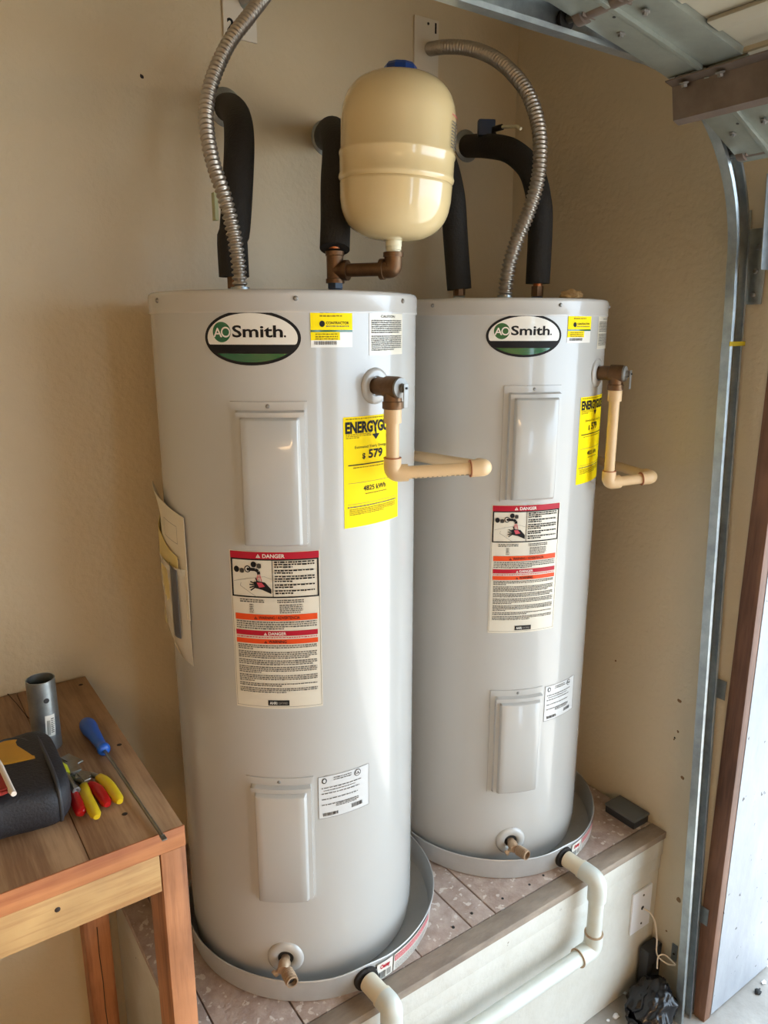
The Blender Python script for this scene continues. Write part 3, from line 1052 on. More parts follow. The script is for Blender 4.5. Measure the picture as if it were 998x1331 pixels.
W(TB('nipple', [tB + un * .026, tk - un * .02], .0128, M_brass, None, 20), ex)
W(LT('elbow_collar', [(0, 0), (.0195, 0), (.0195, .008), (.017, .009), (0, .009)], M_brass, None, 26, frame(tk - un * .026, un)), ex)
W(TB('elbow', bend([tk - un * .018, tk, tk + Vector((0, 0, .026))], .02, 8), .0172, M_brass, None, 22), ex)
W(LT('elbow_collar', [(0, 0), (.0195, 0), (.0195, .008), (.017, .009), (0, .009)], M_brass, None, 26, Matrix.Translation(tk + Vector((0, 0, .022)))), ex)
# foam run from the tee up behind the tank
wB = on(424, 180, 1, YB - .001)
tB2 = thing('insulated_pipe', 'black foam-covered pipe on the left of the cream expansion tank', 'pipe', (pB[0], pB[1], 2.0), 0, 'foam-covered pipes above the heaters')
pth = resample(smooth_path([wB, far(426, 176, 1.78), far(433, 172, 1.68), far(438, 195, 1.605), far(436, 240, 1.585), far(436, 290, 1.563), (pB[0], pB[1], 1.999)], 12), .012)
W(TB('foam_sleeve', pth, .0295, M_foam, None, 24), tB2)
W(TB('copper_pipe', [(pB[0], pB[1], 2.01), (pB[0], pB[1], 1.9995)], .0115, M_copper, None, 16), tB2)
W(LT('wall_escutcheon', [(0, .0), (.042, .0), (.042, .003), (.034, .010), (.030, .012), (0, .012)], M_galv, None, 30, frame((wB.x, YB - .0005, wB.z), (0, -1, 0))), tB2)

tb = tk + Vector((0, 0, .029))
def smooth2(pz):
    a = pz[:6]; c = pz[17:]
    f = lambda q: [(p.x, p.z) for p in smooth_path([(r, 0, z) for r, z in q], 3)]
    return f(a) + pz[6:17] + f(c)
vd = Vector((tk.x, tk.y, 0)).normalized()
tilt = Matrix.Rotation(R_(2.2), 4, vd)
Mt = Matrix.Translation(tb) @ tilt
et = thing('expansion_tank', 'cream enamelled expansion tank with blue cap above the nearer heater', 'tank', tuple(tb))
RT = .1115
k0 = .022
pz = [(.0, 0), (.035, .001), (.065, .008), (.090, .024), (.1035, .046), (.109, .070), (.110, .094), (.1105, .0975), (.1085, .100), (.1125, .104),
      (.1135, .108), (.1115, .113), (.1115, .141), (.1135, .146), (.1135, .150), (.1110, .154), (.1112, .205), (.1085, .228), (.100, .250), (.084, .268),
      (.06, .280), (.03, .2855), (0, .287)]
prof = [(r, k0 + z) for r, z in smooth2([(r * .955, z) for r, z in pz])]
sp = [Vector((r, 0, z)) for r, z in prof]
W(LT('tank_body', prof, M_tank, None, 96, Mt, angle=70), et)
W(LT('nipple', [(0, 0), (.0135, 0), (.0135, .005), (.015, .006), (.0145, .011), (.0158, .013), (.015, .018), (.0165, .026), (0, .026)], M_nip, None, 18, Mt), et)
W(LT('blue_cap', [(.031, k0 + .2845), (.030, k0 + .296), (.026, k0 + .301), (.010, k0 + .303), (0, k0 + .303)], M_blue, None, 10, Mt, angle=25), et)
P = Print()
P.words(-.02, .02, .035, 9, .0052, I_grey, 1, .5, .9, 91)
P.words(-.02, .02, .046, 1, .005, I_pred, 1, .5, .9, 92)
a_r = math.atan2(-vd.y, -vd.x) + R_(72)
fc = on_cyl(.1075, a_r, k0 + .165)
W(P.build('tank_print', lambda x, y, h: tuple(Mt @ Vector(fc(x, y, h)))), et)

# steel flexible conduits and their wall plates
def conduit(label, pts, radius=.0128):
    base = resample(smooth_path(pts, 16), .0016)
    bm = bmesh.new()
    tube(bm, base, lambda i: radius + .0024 * (math.cos(i * 2 * PI / 6.2)), 14)
    t = thing('flexible_conduit', label, 'conduit', tuple(base[0]), 0, 'ribbed steel conduits')
    W(obj('ribbed_hose', bm, M_flex, None, angle=180), t)
    W(LT('connector', [(0, 0), (.022, 0), (.022, .005), (.0175, .006), (.0175, .010), (0, .010)], M_galv, None, 12, Matrix.Translation(base[0] - Vector((0, 0, .0065)))), t)
    return t, base
c1b = far(312, 372, 1.475); c1b.z = 1.9195
t1, _ = conduit('ribbed steel conduit curving up left from the nearer heater to the plate numbered 2',
        [c1b, far(310, 345, 1.475), far(304, 305, 1.48), far(292, 257, 1.49), far(277, 212, 1.51), (far(269, 170, 1.53)), far(269, 135, 1.55), far(278, 98, 1.57),
         far(298, 55, 1.60), far(325, 19, 1.64), far(352, -18, 1.70), far(366, -52, 1.78), far(352, -62, 1.86), far(330, -30, 1.90), on(318, 2, 1, YB - .03)], .0122)
pp1 = on(320, 3, 1, YB)
W(TB('elbow_connector', [pp1 + Vector((0, -.004, 0)), pp1 + Vector((.0, -.05, .004))], .021, M_galv, None, 18), t1)
c2b = far(656, 380, 1.84); c2b.z = 1.9195
t2, base2 = conduit('ribbed steel conduit arching right from the plate numbered 1 to the farther heater',
        [c2b, far(661, 348, 1.84), far(672, 312, 1.84), far(687, 275, 1.85), far(698, 238, 1.86), far(702, 200, 1.87), far(699, 160, 1.89), far(686, 122, 1.92),
         far(665, 94, 1.96), far(640, 74, 2.01), far(610, 63, 2.07), far(580, 61, 2.12), on(558, 64, 1, YB - .004)], .0150)
def plate(x0, x1, z0, z1, digit, dx, dz, label):
    t = thing('cover_plate', label, 'cover plate', ((x0 + x1) / 2, YB, z0))
    W(BX('plate', x0, x1, YB - .006, YB - .0008, z0, z1, M_plate, None, .0015), t)
    P = Print()
    P.text(digit, 0, 0, .024, I_black, 0, bold=.035)
    o = W(P.build('handwritten_numeral', lambda x, y, h: (x + dx, YB - .0062 - h * .3, y + dz)), t)
    for z in (z0 + .013, z1 - .013):
        W(LT('screw', [(0, .002), (.003, .0015), (.0035, 0)], M_dark, None, 10, frame(((x0 + x1) / 2 + .004, YB - .006, z), (0, -1, 0))), t)
    return t
q = on(538, 100, 1, YB - .005); q2 = on(568, 27, 1, YB - .005)
plate(q.x, q2.x + .006, q.z - .01, q2.z, '1', on(563, 50, 1, YB).x, on(563, 44, 1, YB).z, 'beige wall plate marked 1, behind the expansion tank')
q = on(291, 48, 1, YB - .005); q2 = on(334, 50, 1, YB - .005)
plate(q.x, q2.x, q.z + .002, q.z + .20, '2', on(294, 42, 1, YB).x, on(297, 40, 1, YB).z, 'beige wall plate marked 2, at the top left')

# wad of fibre on the farther lid
bm = bmesh.new()
bmesh.ops.create_icosphere(bm, subdivisions=3, radius=1)
fp = far(755, 381, 1.90)
for v in bm.verts:
    n = noise.noise(v.co * 2.3) * .35 + 1
    v.co = Vector((v.co.x * .03 * n, v.co.y * .022 * n, max(-.9, v.co.z) * .013 * n)) + Vector((fp.x - .01, fp.y + .02, 1.9245))
tag(obj('insulation_scrap', bm, mat('fibre', (196, 160, 110), .9, bump=.8, bscale=150)), 'crumpled tan scrap of insulation on the farther heater lid', 'scrap')

# ================================================================== MANUAL POUCH (nearer heater)
def on_h1(t, r, z): return Vector((H1[0] + r * math.cos(t), H1[1] + r * math.sin(t), z))
po = thing('document_pouch', 'clear pouch with folded manual taped to the left side of the nearer heater', 'pouch', tuple(on_h1(R_(-178), HR, 1.2)))
def sheet(name, t0, t1, zt0, zt1, zb0, zb1, hfun, m, n=14, nv=10, thick=.0012, curl=0):
    bm = bmesh.new()
    g = []
    for s in (0, 1):
        gg = []
        for j in range(nv + 1):
            row = []
            for i in range(n + 1):
                a = i / n
                t = t0 + (t1 - t0) * a
                zt = zt0 + (zt1 - zt0) * a
                zb = zb0 + (zb1 - zb0) * a
                b = j / nv
                h = hfun(a, b) + thick * s
                row.append(bm.verts.new(on_h1(t, HR + h, zb + (zt - zb) * b)))
            gg.append(row)
        g.append(gg)
    for s in (0, 1):
        for j in range(nv):
            for i in range(n):
                bm.faces.new((g[s][j][i], g[s][j][i + 1], g[s][j + 1][i + 1], g[s][j + 1][i]))
    for i in range(n):
        bm.faces.new((g[0][0][i], g[1][0][i], g[1][0][i + 1], g[0][0][i + 1]))
        bm.faces.new((g[0][nv][i], g[1][nv][i], g[1][nv][i + 1], g[0][nv][i + 1]))
    for j in range(nv):
        bm.faces.new((g[0][j][0], g[1][j][0], g[1][j + 1][0], g[0][j + 1][0]))
        bm.faces.new((g[0][j][n], g[1][j][n], g[1][j + 1][n], g[0][j + 1][n]))
    return W(obj(name, bm, m), po)
wob = lambda a, b: .002 * math.sin(9 * a + 6 * b) * math.sin(PI * a)
sheet('manual', R_(-205), R_(-166.5), 1.545, 1.505, 1.30, 1.30, lambda a, b: .004 + .004 * math.sin(PI * min(1, a * 1.1)) + (.030 * max(0, b - .82) / .18 * max(0, .55 - a)), M_paper)
mf = on_cyl(HR, R_(-178), 0)
P = Print()
P.outline(-.028, .030, 1.455, 1.490, .0008, I_grey, 0); P.line([(-.01, 1.42), (.032, 1.425), (.036, 1.40)], .0008, I_grey, 0)
W(P.build('manual_print', lambda x, y, h: tuple(on_h1(R_(-177) + x / HR, HR + .0098 + h, y + .0 - x * .12))), po)
sheet('envelope', R_(-204), R_(-171.5), 1.475, 1.425, 1.26, 1.26, lambda a, b: .0095 + .003 * math.sin(PI * a) + wob(a, b), M_env)
sheet('clear_pouch', R_(-206), R_(-167.5), 1.40, 1.395, 1.245, 1.203, lambda a, b: (.013 + wob(a, b)) * min(1, (1 - a) * 7 + .15) * min(1, b * 4 + .25), M_film)
sheet('folded_lead', R_(-177), R_(-171), 1.41, 1.40, 1.265, 1.26, lambda a, b: .0145 + .004 * math.sin(PI * a), mat('dark_grey_lead', (86, 84, 84), .3))
sheet('pouch_rim', R_(-205), R_(-166.8), 1.412, 1.402, 1.396, 1.390, lambda a, b: .0145 * min(1, (1 - a) * 7 + .15), M_film)

# ================================================================== WORKBENCH
TZ = 1.05
bench = thing('workbench', 'rough wooden workbench with orange-stained edge, left of the nearer heater', 'workbench', (-.1, 1.4, 0))
W0, W1 = 1.072, 1.733
bxs = [-.56, -.41, -.26, -.11, .045, .186, .335]
for a, b in zip(bxs, bxs[1:]):
    W(BX('top_plank', a + .0006, b - .0006, W0 + .0035, W1, TZ - .038, TZ + random.uniform(-.0006, .0002), M_wood_top, None, .0012), bench)
W(BX('front_edge', bxs[0], .336, W0, W0 + .003, TZ - .038, TZ, M_wood_front, None, .0008), bench)
W(BX('apron', bxs[0], .2915, W0 + .001, W0 + .036, TZ - .108, TZ - .0388, M_wood_apron, None, .0015), bench)
W(BX('apron', bxs[0], .2, 1.66, 1.695, TZ - .108, TZ - .0388, M_wood_apron, None, .0015), bench)
W(BX('leg', .2935, .3355, W0 + .001, W0 + .088, 0, TZ - .0388, M_wood_leg, None, .0015), bench)
W(BX('leg', .247, .305, 1.60, 1.655, 0, TZ - .0388, M_wood_leg, None, .0015), bench)
W(BX('leg', -.555, -.515, W0 + .037, W0 + .124, 0, TZ - .0388, M_wood_leg, None, .0015), bench)
W(BX('leg', -.555, -.50, 1.60, 1.655, 0, TZ - .0388, M_wood_leg, None, .0015), bench)
# knots, cracks and a split along the rear leg
for x, y, r in ((75, 1183, .0035),):
    p = on(x, y, 1, W0)
    W(LT('knot', [(0, .0012), (r, .0008), (r * 1.3, 0)], M_scuffd, None, 9, frame((p.x, W0 + .001, p.z), (0, -1, 0))), bench)
def crack(pts, ax, v, r, parent):
    P_ = [on(x, y, ax, v) for x, y in pts]
    W(TB('crack', P_, r, M_scuffd, None, 5), parent)
crack([(10, 902), (22, 915), (34, 930), (46, 941)], 2, TZ, .0009, bench)
crack([(126, 1205), (129, 1240), (134, 1275), (137, 1310), (140, 1331)], 1, 1.60, .0012, bench)
for x, y in ((105, 890), (155, 968), (162, 1058)):
    p = on(x, y, 2, TZ)
    W(LT('nail_hole', [(0, .0006), (.004, .0004), (.005, 0)], M_scuffd, None, 8, Matrix.Translation((p.x, min(p.y, W1 - .02), TZ))), bench)

# galvanised sleeve standing on the bench
pb = on(65, 975, 2, TZ)
gx, gy = pb.x, pb.y + .018
gt = thing('steel_sleeve', 'upright galvanised steel tube with a hole and white sticker on the bench', 'tube', (gx, gy, TZ))
rs, hs = .0262, .145
LT('tube_wall', [(rs - .002, .0005), (rs, .0005), (rs, hs), (rs - .002, hs), (rs - .002, .0005)], M_galv, gt, 48)
vdir = math.atan2(-gy, -gx)
LT('bolt_hole', [(0, .0004), (.0052, .0002), (.0055, -.002)], M_ink, gt, 16, frame((rs * math.cos(vdir + .25), rs * math.sin(vdir + .25), hs - .037), (math.cos(vdir + .25), math.sin(vdir + .25), 0)))
P = Print()
P.rect(-.009, .009, -.022, .022, I_white, 0, .003)
P.bars(-.006, -.0005, -.018, .012, I_lgrey, 2, 4); P.words(.001, .007, .015, 8, .004, I_grey, 2, .5, 1, 6)
P.build('sticker', on_cyl(rs, vdir + .32, .055, R_(-3)), gt)
LT('tube_floor', [(0, .001), (rs - .002, .001)], M_dark, gt, 24)

# screwdriver
s0 = on(112, 940, 2, TZ + .016)
s1 = on(135, 972, 2, TZ + .014)
s2 = on(213, 1090, 2, TZ + .004)
ax_ = (s2 - s0).normalized()
sd = thing('screwdriver', 'blue-handled screwdriver with long thin shaft pointing over the bench front', 'screwdriver', tuple(s0 - Vector((0, 0, .016))))
hl = (s1 - s0).length + .004
Ms = frame(s0, ax_)
W(LT('handle', [(0, -.008), (.008, -.0065), (.0135, 0), (.0158, .010), (.0162, .025), (.0135, .045), (.0102, hl - .022), (.0092, hl - .012), (.0115, hl - .008), (.0125, hl - .002), (.0115, hl + .003), (.006, hl + .006), (0, hl + .006)], M_blue if False else mat('screwdriver_blue', (34, 92, 186), .35), None, 18, Ms, angle=50), sd)
L = (s2 - s0).length
W(TB('shaft', [s0 + ax_ * (hl + .003), s2 - ax_ * .006], .0031, M_tool, None, 12), sd)
bm = bmesh.new()
box(bm, -.0042, .0042, -.0011, .0011, L - .010, L + .004, .0004, Ms)
W(obj('blade_tip', bm, M_tool), sd)

# tool bag
bag = thing('tool_bag', 'black zipped fabric tool bag with ochre patch, cut by the left edge of the bench', 'bag', (.05, 1.33, TZ))
def bag_mesh():
    bm = bmesh.new()
    # rounded box: length along -X, depth Y, height z; rounded right end
    xr = on(96, 1062, 2, TZ).x
    seg, rings = 28, 22
    y0, y1 = on(60, 1090, 2, TZ).y, 1.385
    yc, hy, hz = (y0 + y1) / 2, (y1 - y0) / 2, .043
    R2 = []
    for i in range(rings + 1):
        a = i / rings
        if a < .65:
            x = xr - .34 + (.30) * (a / .65); s = 1
        else:
            k = (a - .65) / .35
            x = xr - .04 + .04 * math.sin(k * PI / 2); s = 1 - .32 * (1 - math.cos(k * PI / 2))
        ring = []
        for j in range(seg):
            t = 2 * PI * j / seg
            c_, s_ = math.cos(t), math.sin(t)
            e = .55
            yy = math.copysign(abs(c_) ** e, c_) * hy * s
            zz = math.copysign(abs(s_) ** e, s_) * hz * s
            nz = noise.noise(Vector((x * 12, yy * 14, zz * 14))) * .006
            ring.append(bm.verts.new((x, yc + yy + nz, TZ + .0475 + zz + (nz if zz > -.04 else 0))))
        R2.append(ring)
    for A, B in zip(R2, R2[1:]):
        for j in range(seg):
            bm.faces.new((A[j], A[(j + 1) % seg], B[(j + 1) % seg], B[j]))
    bm.faces.new(R2[0]); bm.faces.new(R2[-1])
    return bm, xr, yc, hy, hz
bmb, xr, yc, hy, hz = bag_mesh()
W(obj('bag_body', bmb, M_bag, None, angle=60), bag)
# zip rope round the end, ochre patch on top
zp = []
for k in range(41):
    t = 2 * PI * k / 40
    c_, s_ = math.cos(t), math.sin(t)
    zp.append(Vector((xr - .022, yc + math.copysign(abs(c_) ** .55, c_) * hy * .99, TZ + .0475 + math.copysign(abs(s_) ** .55, s_) * hz * .985)))
W(TB('piping', zp, .0035, M_rubberd, None, 8), bag)
zp2 = [on(x, y, 2, TZ + .090) for x, y in ((-20, 975), (5, 963), (25, 961), (38, 965))]
W(TB('zip_edge', zp2, .003, M_rubberd, None, 8, n=5), bag)
bm = bmesh.new()
pts = [on(x, y, 2, TZ + .087) for x, y in ((-60, 1004), (10, 994), (46, 988), (40, 968), (24, 963), (4, 966), (-60, 990))]
f = bm.faces.new([bm.verts.new(p) for p in pts])
r = bmesh.ops.extrude_face_region(bm, geom=[f])
for v in [g for g in r['geom'] if isinstance(g, bmesh.types.BMVert)]: v.co.z += .004
W(obj('ochre_patch', bm, M_ochre, None, smooth=False), bag)
# red and white mitt corner lying on the bag
rc = thing('red_cloth', 'red cloth corner with white piped edge lying on the tool bag', 'cloth', tuple(on(0, 1040, 2, TZ + .095)))
bm = bmesh.new()
pts = [on(x, y, 2, TZ + .096) for x, y in ((-50, 1040), (2, 1036), (16, 1030), (10, 1012), (0, 998), (-50, 990))]
f = bm.faces.new([bm.verts.new(p) for p in pts])
r = bmesh.ops.extrude_face_region(bm, geom=[f])
for v in [g for g in r['geom'] if isinstance(g, bmesh.types.BMVert)]: v.co.z += .010
bmesh.ops.bevel(bm, geom=list(bm.edges), offset=.003, segments=2, affect='EDGES')
W(obj('cloth_body', bm, M_cloth_r), rc)
W(TB('piped_edge', [on(x, y, 2, TZ + .108) for x, y in ((-30, 955), (-4, 988), (5, 1005), (13, 1022), (18, 1032))], .0042, M_cloth_w, None, 10, n=4), rc)
W(TB('piped_edge', [on(x, y, 2, TZ + .101) for x, y in ((-30, 975), (-4, 1000), (5, 1015), (13, 1027), (18, 1032))], .004, M_cloth_w, None, 10, n=4), rc)

# pliers
def pliers(name, label, gm, hA, hB, pivot, nose, m_extra=None):
    z = TZ + .012
    pv = on(pivot[0], pivot[1], 2, z)
    ns = on(nose[0], nose[1], 2, z + .003)
    t = thing(name, label, 'pliers', (pv.x, pv.y, TZ))
    for h in (hA, hB):
        P_ = [pv] + [on(x, y, 2, z) for x, y in h]
        path = smooth_path(P_, 8)
        n_ = len(path)
        st = int(n_ * .42)
        gp = path[st:]
        W(TB('grip', gp, [(.0082 if 0 < i < len(gp) - 1 else .005) + .0022 * math.sin(PI * i / len(gp)) for i in range(len(gp))], gm, None, 14, squash=.85), t)
        W(TB('arm', path[:st + 2], .0048, M_tool, None, 8), t)
    W(LT('pivot', [(0, .007), (.006, .006), (.011, .005), (.0118, -.006), (0, -.007)], M_tool, None, 18, Matrix.Translation(pv)), t)
    d = (ns - pv).normalized()
    sdv = Vector((-d.y, d.x, 0))
    for s in (-1, 1):
        W(TB('jaw', [pv + sdv * s * .004, pv.lerp(ns, .45) + sdv * s * .0065, ns + sdv * s * .002], [.0075, .0062, .0025], M_tool, None, 8, squash=.8), t)
    return t
pliers('pliers', 'yellow-handled pliers with open grips on the bench', M_yel, [(108, 1015), (112, 1035), (126, 1062)], [(122, 1008), (138, 1018), (156, 1042)], (97, 1004), (80, 985))
pliers('pliers', 'red-handled pliers tucked between the yellow grips on the bench', M_red, [(92, 1025), (99, 1040), (106, 1058)], [(110, 1018), (126, 1026), (140, 1046)], (88, 1008), (70, 984))
# yellow-green nut driver bit holder
nd = thing('nut_driver', 'short nut driver with yellow-green collar among the pliers', 'nut driver', tuple(on(85, 1000, 2, TZ)))
n0, n1, n2 = on(80, 1000, 2, TZ + .026), on(90, 1014, 2, TZ + .024), on(101, 1030, 2, TZ + .021)
W(TB('collar', [n0 - (n1 - n0) * .25, n0, n0.lerp(n1, .5)], [.009, .0115, .009], M_yg, None, 14), nd)
W(TB('shank', [n0.lerp(n1, .4), n1, n1.lerp(n2, .7)], .0055, M_tool, None, 12), nd)
W(LT('socket', [(0, 0), (.007, 0), (.0075, .009), (.005, .0095), (0, .006)], M_chrome, None, 6, frame(n1.lerp(n2, .65), n2 - n1), 20), nd)
# wire stripper with perforated jaws lying across
ws = thing('wire_stripper', 'flat steel wire stripper head beside the tube foot on the bench', 'wire stripper', tuple(on(92, 990, 2, TZ)))
for k, (a, b, wd) in enumerate((((84, 983), (103, 992), .009), ((90, 990), (99, 1003), .010), ((98, 1010), (118, 1006), .007), ((104, 1004), (114, 1014), .006))):
    A_, B_ = on(a[0], a[1], 2, TZ + .022 + .003 * k), on(b[0], b[1], 2, TZ + .022 + .003 * k)
    bm = bmesh.new()
    box(bm, -wd, wd, -.0018, .0018, 0, (B_ - A_).length, .0012, frame(A_, B_ - A_))
    W(obj('blade', bm, M_tool), ws)
# dark torch barrel lying behind
W(TB('barrel', [on(60, 984, 2, TZ + .014), on(84, 1000, 2, TZ + .014)], .012, mat('dark_steel_barrel', (72, 74, 70), .3, metal=.6), None, 16), ws)

# ================================================================== SMALL THINGS BY THE RIGHT WALL
gb = thing('junction_box', 'small grey plastic box lying on the platform by the side wall', 'box', (1.617, 1.135, PZ))
W(BX('case', 1.588, 1.652, 1.088, 1.187, PZ + .001, PZ + .022, M_rubberd, None, .003), gb)
W(BX('cover', 1.586, 1.654, 1.086, 1.189, PZ + .0225, PZ + .030, M_rubber, None, .003), gb)
cp = thing('cover_plate', 'white blanking plate with thin cable on the platform front', 'cover plate', (1.59, 1.04, .2))
W(BX('plate', 1.545, 1.628, 1.0385, 1.0445, .205, .338, M_plate2, None, .0015), cp)
for z in (.225, .318):
    W(LT('screw', [(0, .002), (.003, .0015), (.0035, 0)], I_grey, None, 10, frame((1.590, 1.0385, z), (0, -1, 0))), cp)
W(LT('cable_hole', [(0, .0008), (.006, .0006), (.0062, 0)], M_ink, None, 12, frame((1.590, 1.0384, .276), (0, -1, 0))), cp)
cb = thing('thin_cable', 'thin white cable drooping from the blanking plate to the black bag', 'cable', (1.6, 1.0, .1))
W(TB('cable_run', [(1.590, 1.036, .276), (1.600, 1.020, .268), (1.615, 1.012, .235), (1.622, 1.005, .18), (1.615, .995, .14), (1.624, .97, .125), (1.636, .95, .128)], .0022, M_cloth_w, None, 8, n=8), cb)
W(TB('cable_run', [(1.636, .95, .130), (1.622, .975, .150), (1.606, .985, .145), (1.590, .975, .122)], .002, M_cloth_w, None, 8, n=8), cb)
# crumpled black plastic bag
bm = bmesh.new()
bmesh.ops.create_icosphere(bm, subdivisions=5, radius=1)
for v in bm.verts:
    p = v.co.copy()
    n = noise.noise(p * 1.7) * .25 + noise.noise(p * 4.1) * .14 + abs(noise.noise(p * 9)) * .1 + .92
    v.co = Vector((1.538 + p.x * .072 * n, .952 + p.y * .060 * n, max(.001, .045 + p.z * .050 * n + (.04 * p.x if p.z > 0 else 0))))
tag(obj('black_bag', bm, M_poly, None, angle=80), 'crumpled black plastic bag on the floor between platform and door track', 'bag')
bx_ = thing('power_adapter', 'black power adapter block standing in the floor corner beside the platform', 'adapter', (1.635, 1.02, 0))
W(BX('case', 1.590, 1.652, 1.005, 1.035, .001, .150, M_rubberd, None, .004), bx_)
W(BX('label_patch', 1.612, 1.647, 1.0042, 1.0048, .06, .10, M_ink), bx_)
# outlet strap on the side wall by the track
q = on(877, 1240, 0, XR - .002)
st_ = thing('strap_bracket', 'small grey steel strap on the side wall low beside the track', 'bracket', (XR, q.y, q.z))
W(BX('strap', XR - .004, XR - .0008, q.y - .006, q.y + .010, q.z - .022, q.z + .03, M_galv), st_)
W(LT('screw', [(0, .002), (.003, .0015), (.0035, 0)], M_dark, None, 8, frame((XR - .004, q.y + .002, q.z), (-1, 0, 0))), st_)
# chips of debris on the floor
DL = ['largest pale plaster chip on the floor, nearest the platform front', 'small pale chip at the foot of the platform, left of the black bag',
      'pale plaster chip touching the left edge of the black bag', 'tiny pale chip at the very bottom edge, left of the largest chip',
      'dark scrap on the floor at the foot of the white reveal', 'pale crumb on the floor beyond the dark scrap by the white reveal']
for k, (x, y, s) in enumerate(((800, 1322, .010), (812, 1292, .006), (833, 1316, .008), (790, 1328, .005), (985, 1290, .012), (992, 1278, .008))):
    p = on(x, y, 2, 0)
    bm = bmesh.new()
    bmesh.ops.create_icosphere(bm, subdivisions=2, radius=1)
    for v in bm.verts:
        c_ = v.co.copy()
        n = 1 + noise.noise(c_ * 2 + Vector((k, 0, 0))) * .7
        v.co = Vector((p.x + c_.x * s * n, p.y + c_.y * s * .7 * n, max(0.0005, .004 + c_.z * s * .45)))
    o = obj('plaster_chip', bm, M_plate2 if k != 4 else M_dark, None)
    tag(o, DL[k], 'debris', 'loose chips on the floor')

# unseen lamp added behind the camera as warm fill for the upper walls
cl = thing('fill_lamp', 'broad flat fill lamp added out of view over the garage floor', 'lamp', (-1.5, -3.2, HC))
W(BX('housing', -2.4, -.6, -3.6, -2.8, HC - .05, HC - .001, M_plate), cl)
ml = bpy.data.materials.new('fill_lamp_diffuser'); ml.use_nodes = True
pb_ = ml.node_tree.nodes['Principled BSDF']
pb_.inputs['Emission Color'].default_value = (1, .62, .30, 1)
pb_.inputs['Emission Strength'].default_value = 9.0
W(BX('diffuser', -2.38, -.62, -3.58, -2.82, HC - .075, HC - .0505, ml), cl)

# ================================================================== GARAGE DOOR GEAR
def sweep(bm, path, normals, side, prof):
    """prof: (a, b) offsets along normal and side"""
    rings = []
    for p, n in zip(path, normals):
        rings.append([bm.verts.new(p + n * a + side * b) for a, b in prof])
    m = len(prof)
    for A_, B_ in zip(rings, rings[1:]):
        for k in range(m):
            bm.faces.new((A_[k], A_[(k + 1) % m], B_[(k + 1) % m], B_[k]))
    bm.faces.new(rings[0][::-1]); bm.faces.new(rings[-1])
# C profile: depth .026 along Y (open toward -Y), width .052 along the track normal
th_, wd_, dp_ = .0018, .048, .021
prof = [(0, 0), (wd_, 0), (wd_, -dp_), (wd_ - .008, -dp_ - .001), (wd_ - .008, -dp_ + th_), (wd_ - th_, -dp_ + th_ + .001), (wd_ - th_, -th_), (th_, -th_), (th_, -dp_ + th_ + .001), (.008, -dp_ + th_), (.008, -dp_ - .001), (0, -dp_)]
cx_, cz_, ra = 1.240, 1.975, .342
def ty(z): return .984 - .074 * (1 - min(1, z / 2.0))
tr = thing('door_track', 'galvanised garage door track rising beside the wall and curving overhead', 'door track', (1.6, .95, 0))
path, nr = [], []
for k in range(12):
    z = 0.002 + (cz_ - .16) * k / 11
    path.append(Vector((1.582 + .011 * (1 - z / cz_), ty(z), z))); nr.append(Vector((1, 0, 0)))
bm = bmesh.new()
sweep(bm, path, nr, Vector((0, 1, 0)), prof)
W(obj('vertical_track', bm, M_galv, None, angle=30), tr)
path, nr = [Vector((1.5845, ty(z), z)) for z in (cz_ - .158, cz_ - .08)], [Vector((1, 0, 0))] * 2
for k in range(25):
    a = PI / 2 * k / 24
    n = Vector((math.cos(a), 0, math.sin(a)))
    path.append(Vector((cx_, .984, cz_)) + n * ra); nr.append(n)
bm = bmesh.new()
sweep(bm, path, nr, Vector((0, 1, 0)), prof)
W(obj('curved_track', bm, M_galv, None, angle=30), tr)
path = [Vector((cx_ - .001 - 2.3 * k / 8, .984, cz_ + ra - .0)) for k in range(9)]
bm = bmesh.new()
sweep(bm, path, [Vector((0, 0, 1))] * 9, Vector((0, 1, 0)), prof)
W(obj('horizontal_track', bm, M_galv, None, angle=30), tr)
W(BX('track_joint', 1.578, 1.640, .9545, .9555, cz_ - .165, cz_ - .155, I_ochre), tr)
# hanger straps that carry the overhead run
for x in (-.9, .2):
    W(BX('hanger', x, x + .03, .986, .989, cz_ + ra, HC, M_galv), tr)
# angle iron behind the track
ag = thing('angle_iron', 'long galvanised angle iron fixing the track to the jamb', 'angle iron', (1.65, .93, 0))
bm = bmesh.new()
pa = [Vector((1.656, .893 + .043 * z, z)) for z in (0.002, .7, 1.4, 2.1)]
sweep(bm, pa, [Vector((-1, 0, 0))] * 4, Vector((0, 1, 0)), [(0, 0), (.002, 0), (.002, .041), (.011, .041), (.011, .043), (0, .043)])
W(obj('angle', bm, M_galv, None, smooth=False), ag)
bm = bmesh.new()
box(bm, 1.650, 1.6535, .935, .985, 1.90, 2.06, .001)
W(obj('flag_plate', bm, M_galv), ag)
for z in (1.92, 1.97, 2.02):
    W(LT('bolt', [(0, .006), (.004, .006), (.0055, .001), (.007, 0)], M_chrome, None, 10, frame((1.650, .955, z), (-1, 0, 0))), ag)
for z in (.30, .95):
    W(BX('clip', 1.651, 1.6535, .872 + .04 * z, .91 + .04 * z, z, z + .05, M_galv), ag)
# second strap nearer the opening
sb = thing('stop_strip', 'bright-edged steel strip beside the track under the raised door', 'strip', (1.64, .9, 1.8))
bm = bmesh.new()
sweep(bm, [Vector((1.60, .915, 1.97)), Vector((1.60, .925, 2.16))], [Vector((1, 0, 0))] * 2, Vector((0, 1, 0)), [(0, 0), (.05, 0), (.05, .002), (0, .002)])
W(obj('strip', bm, M_galv, None, smooth=False), sb)

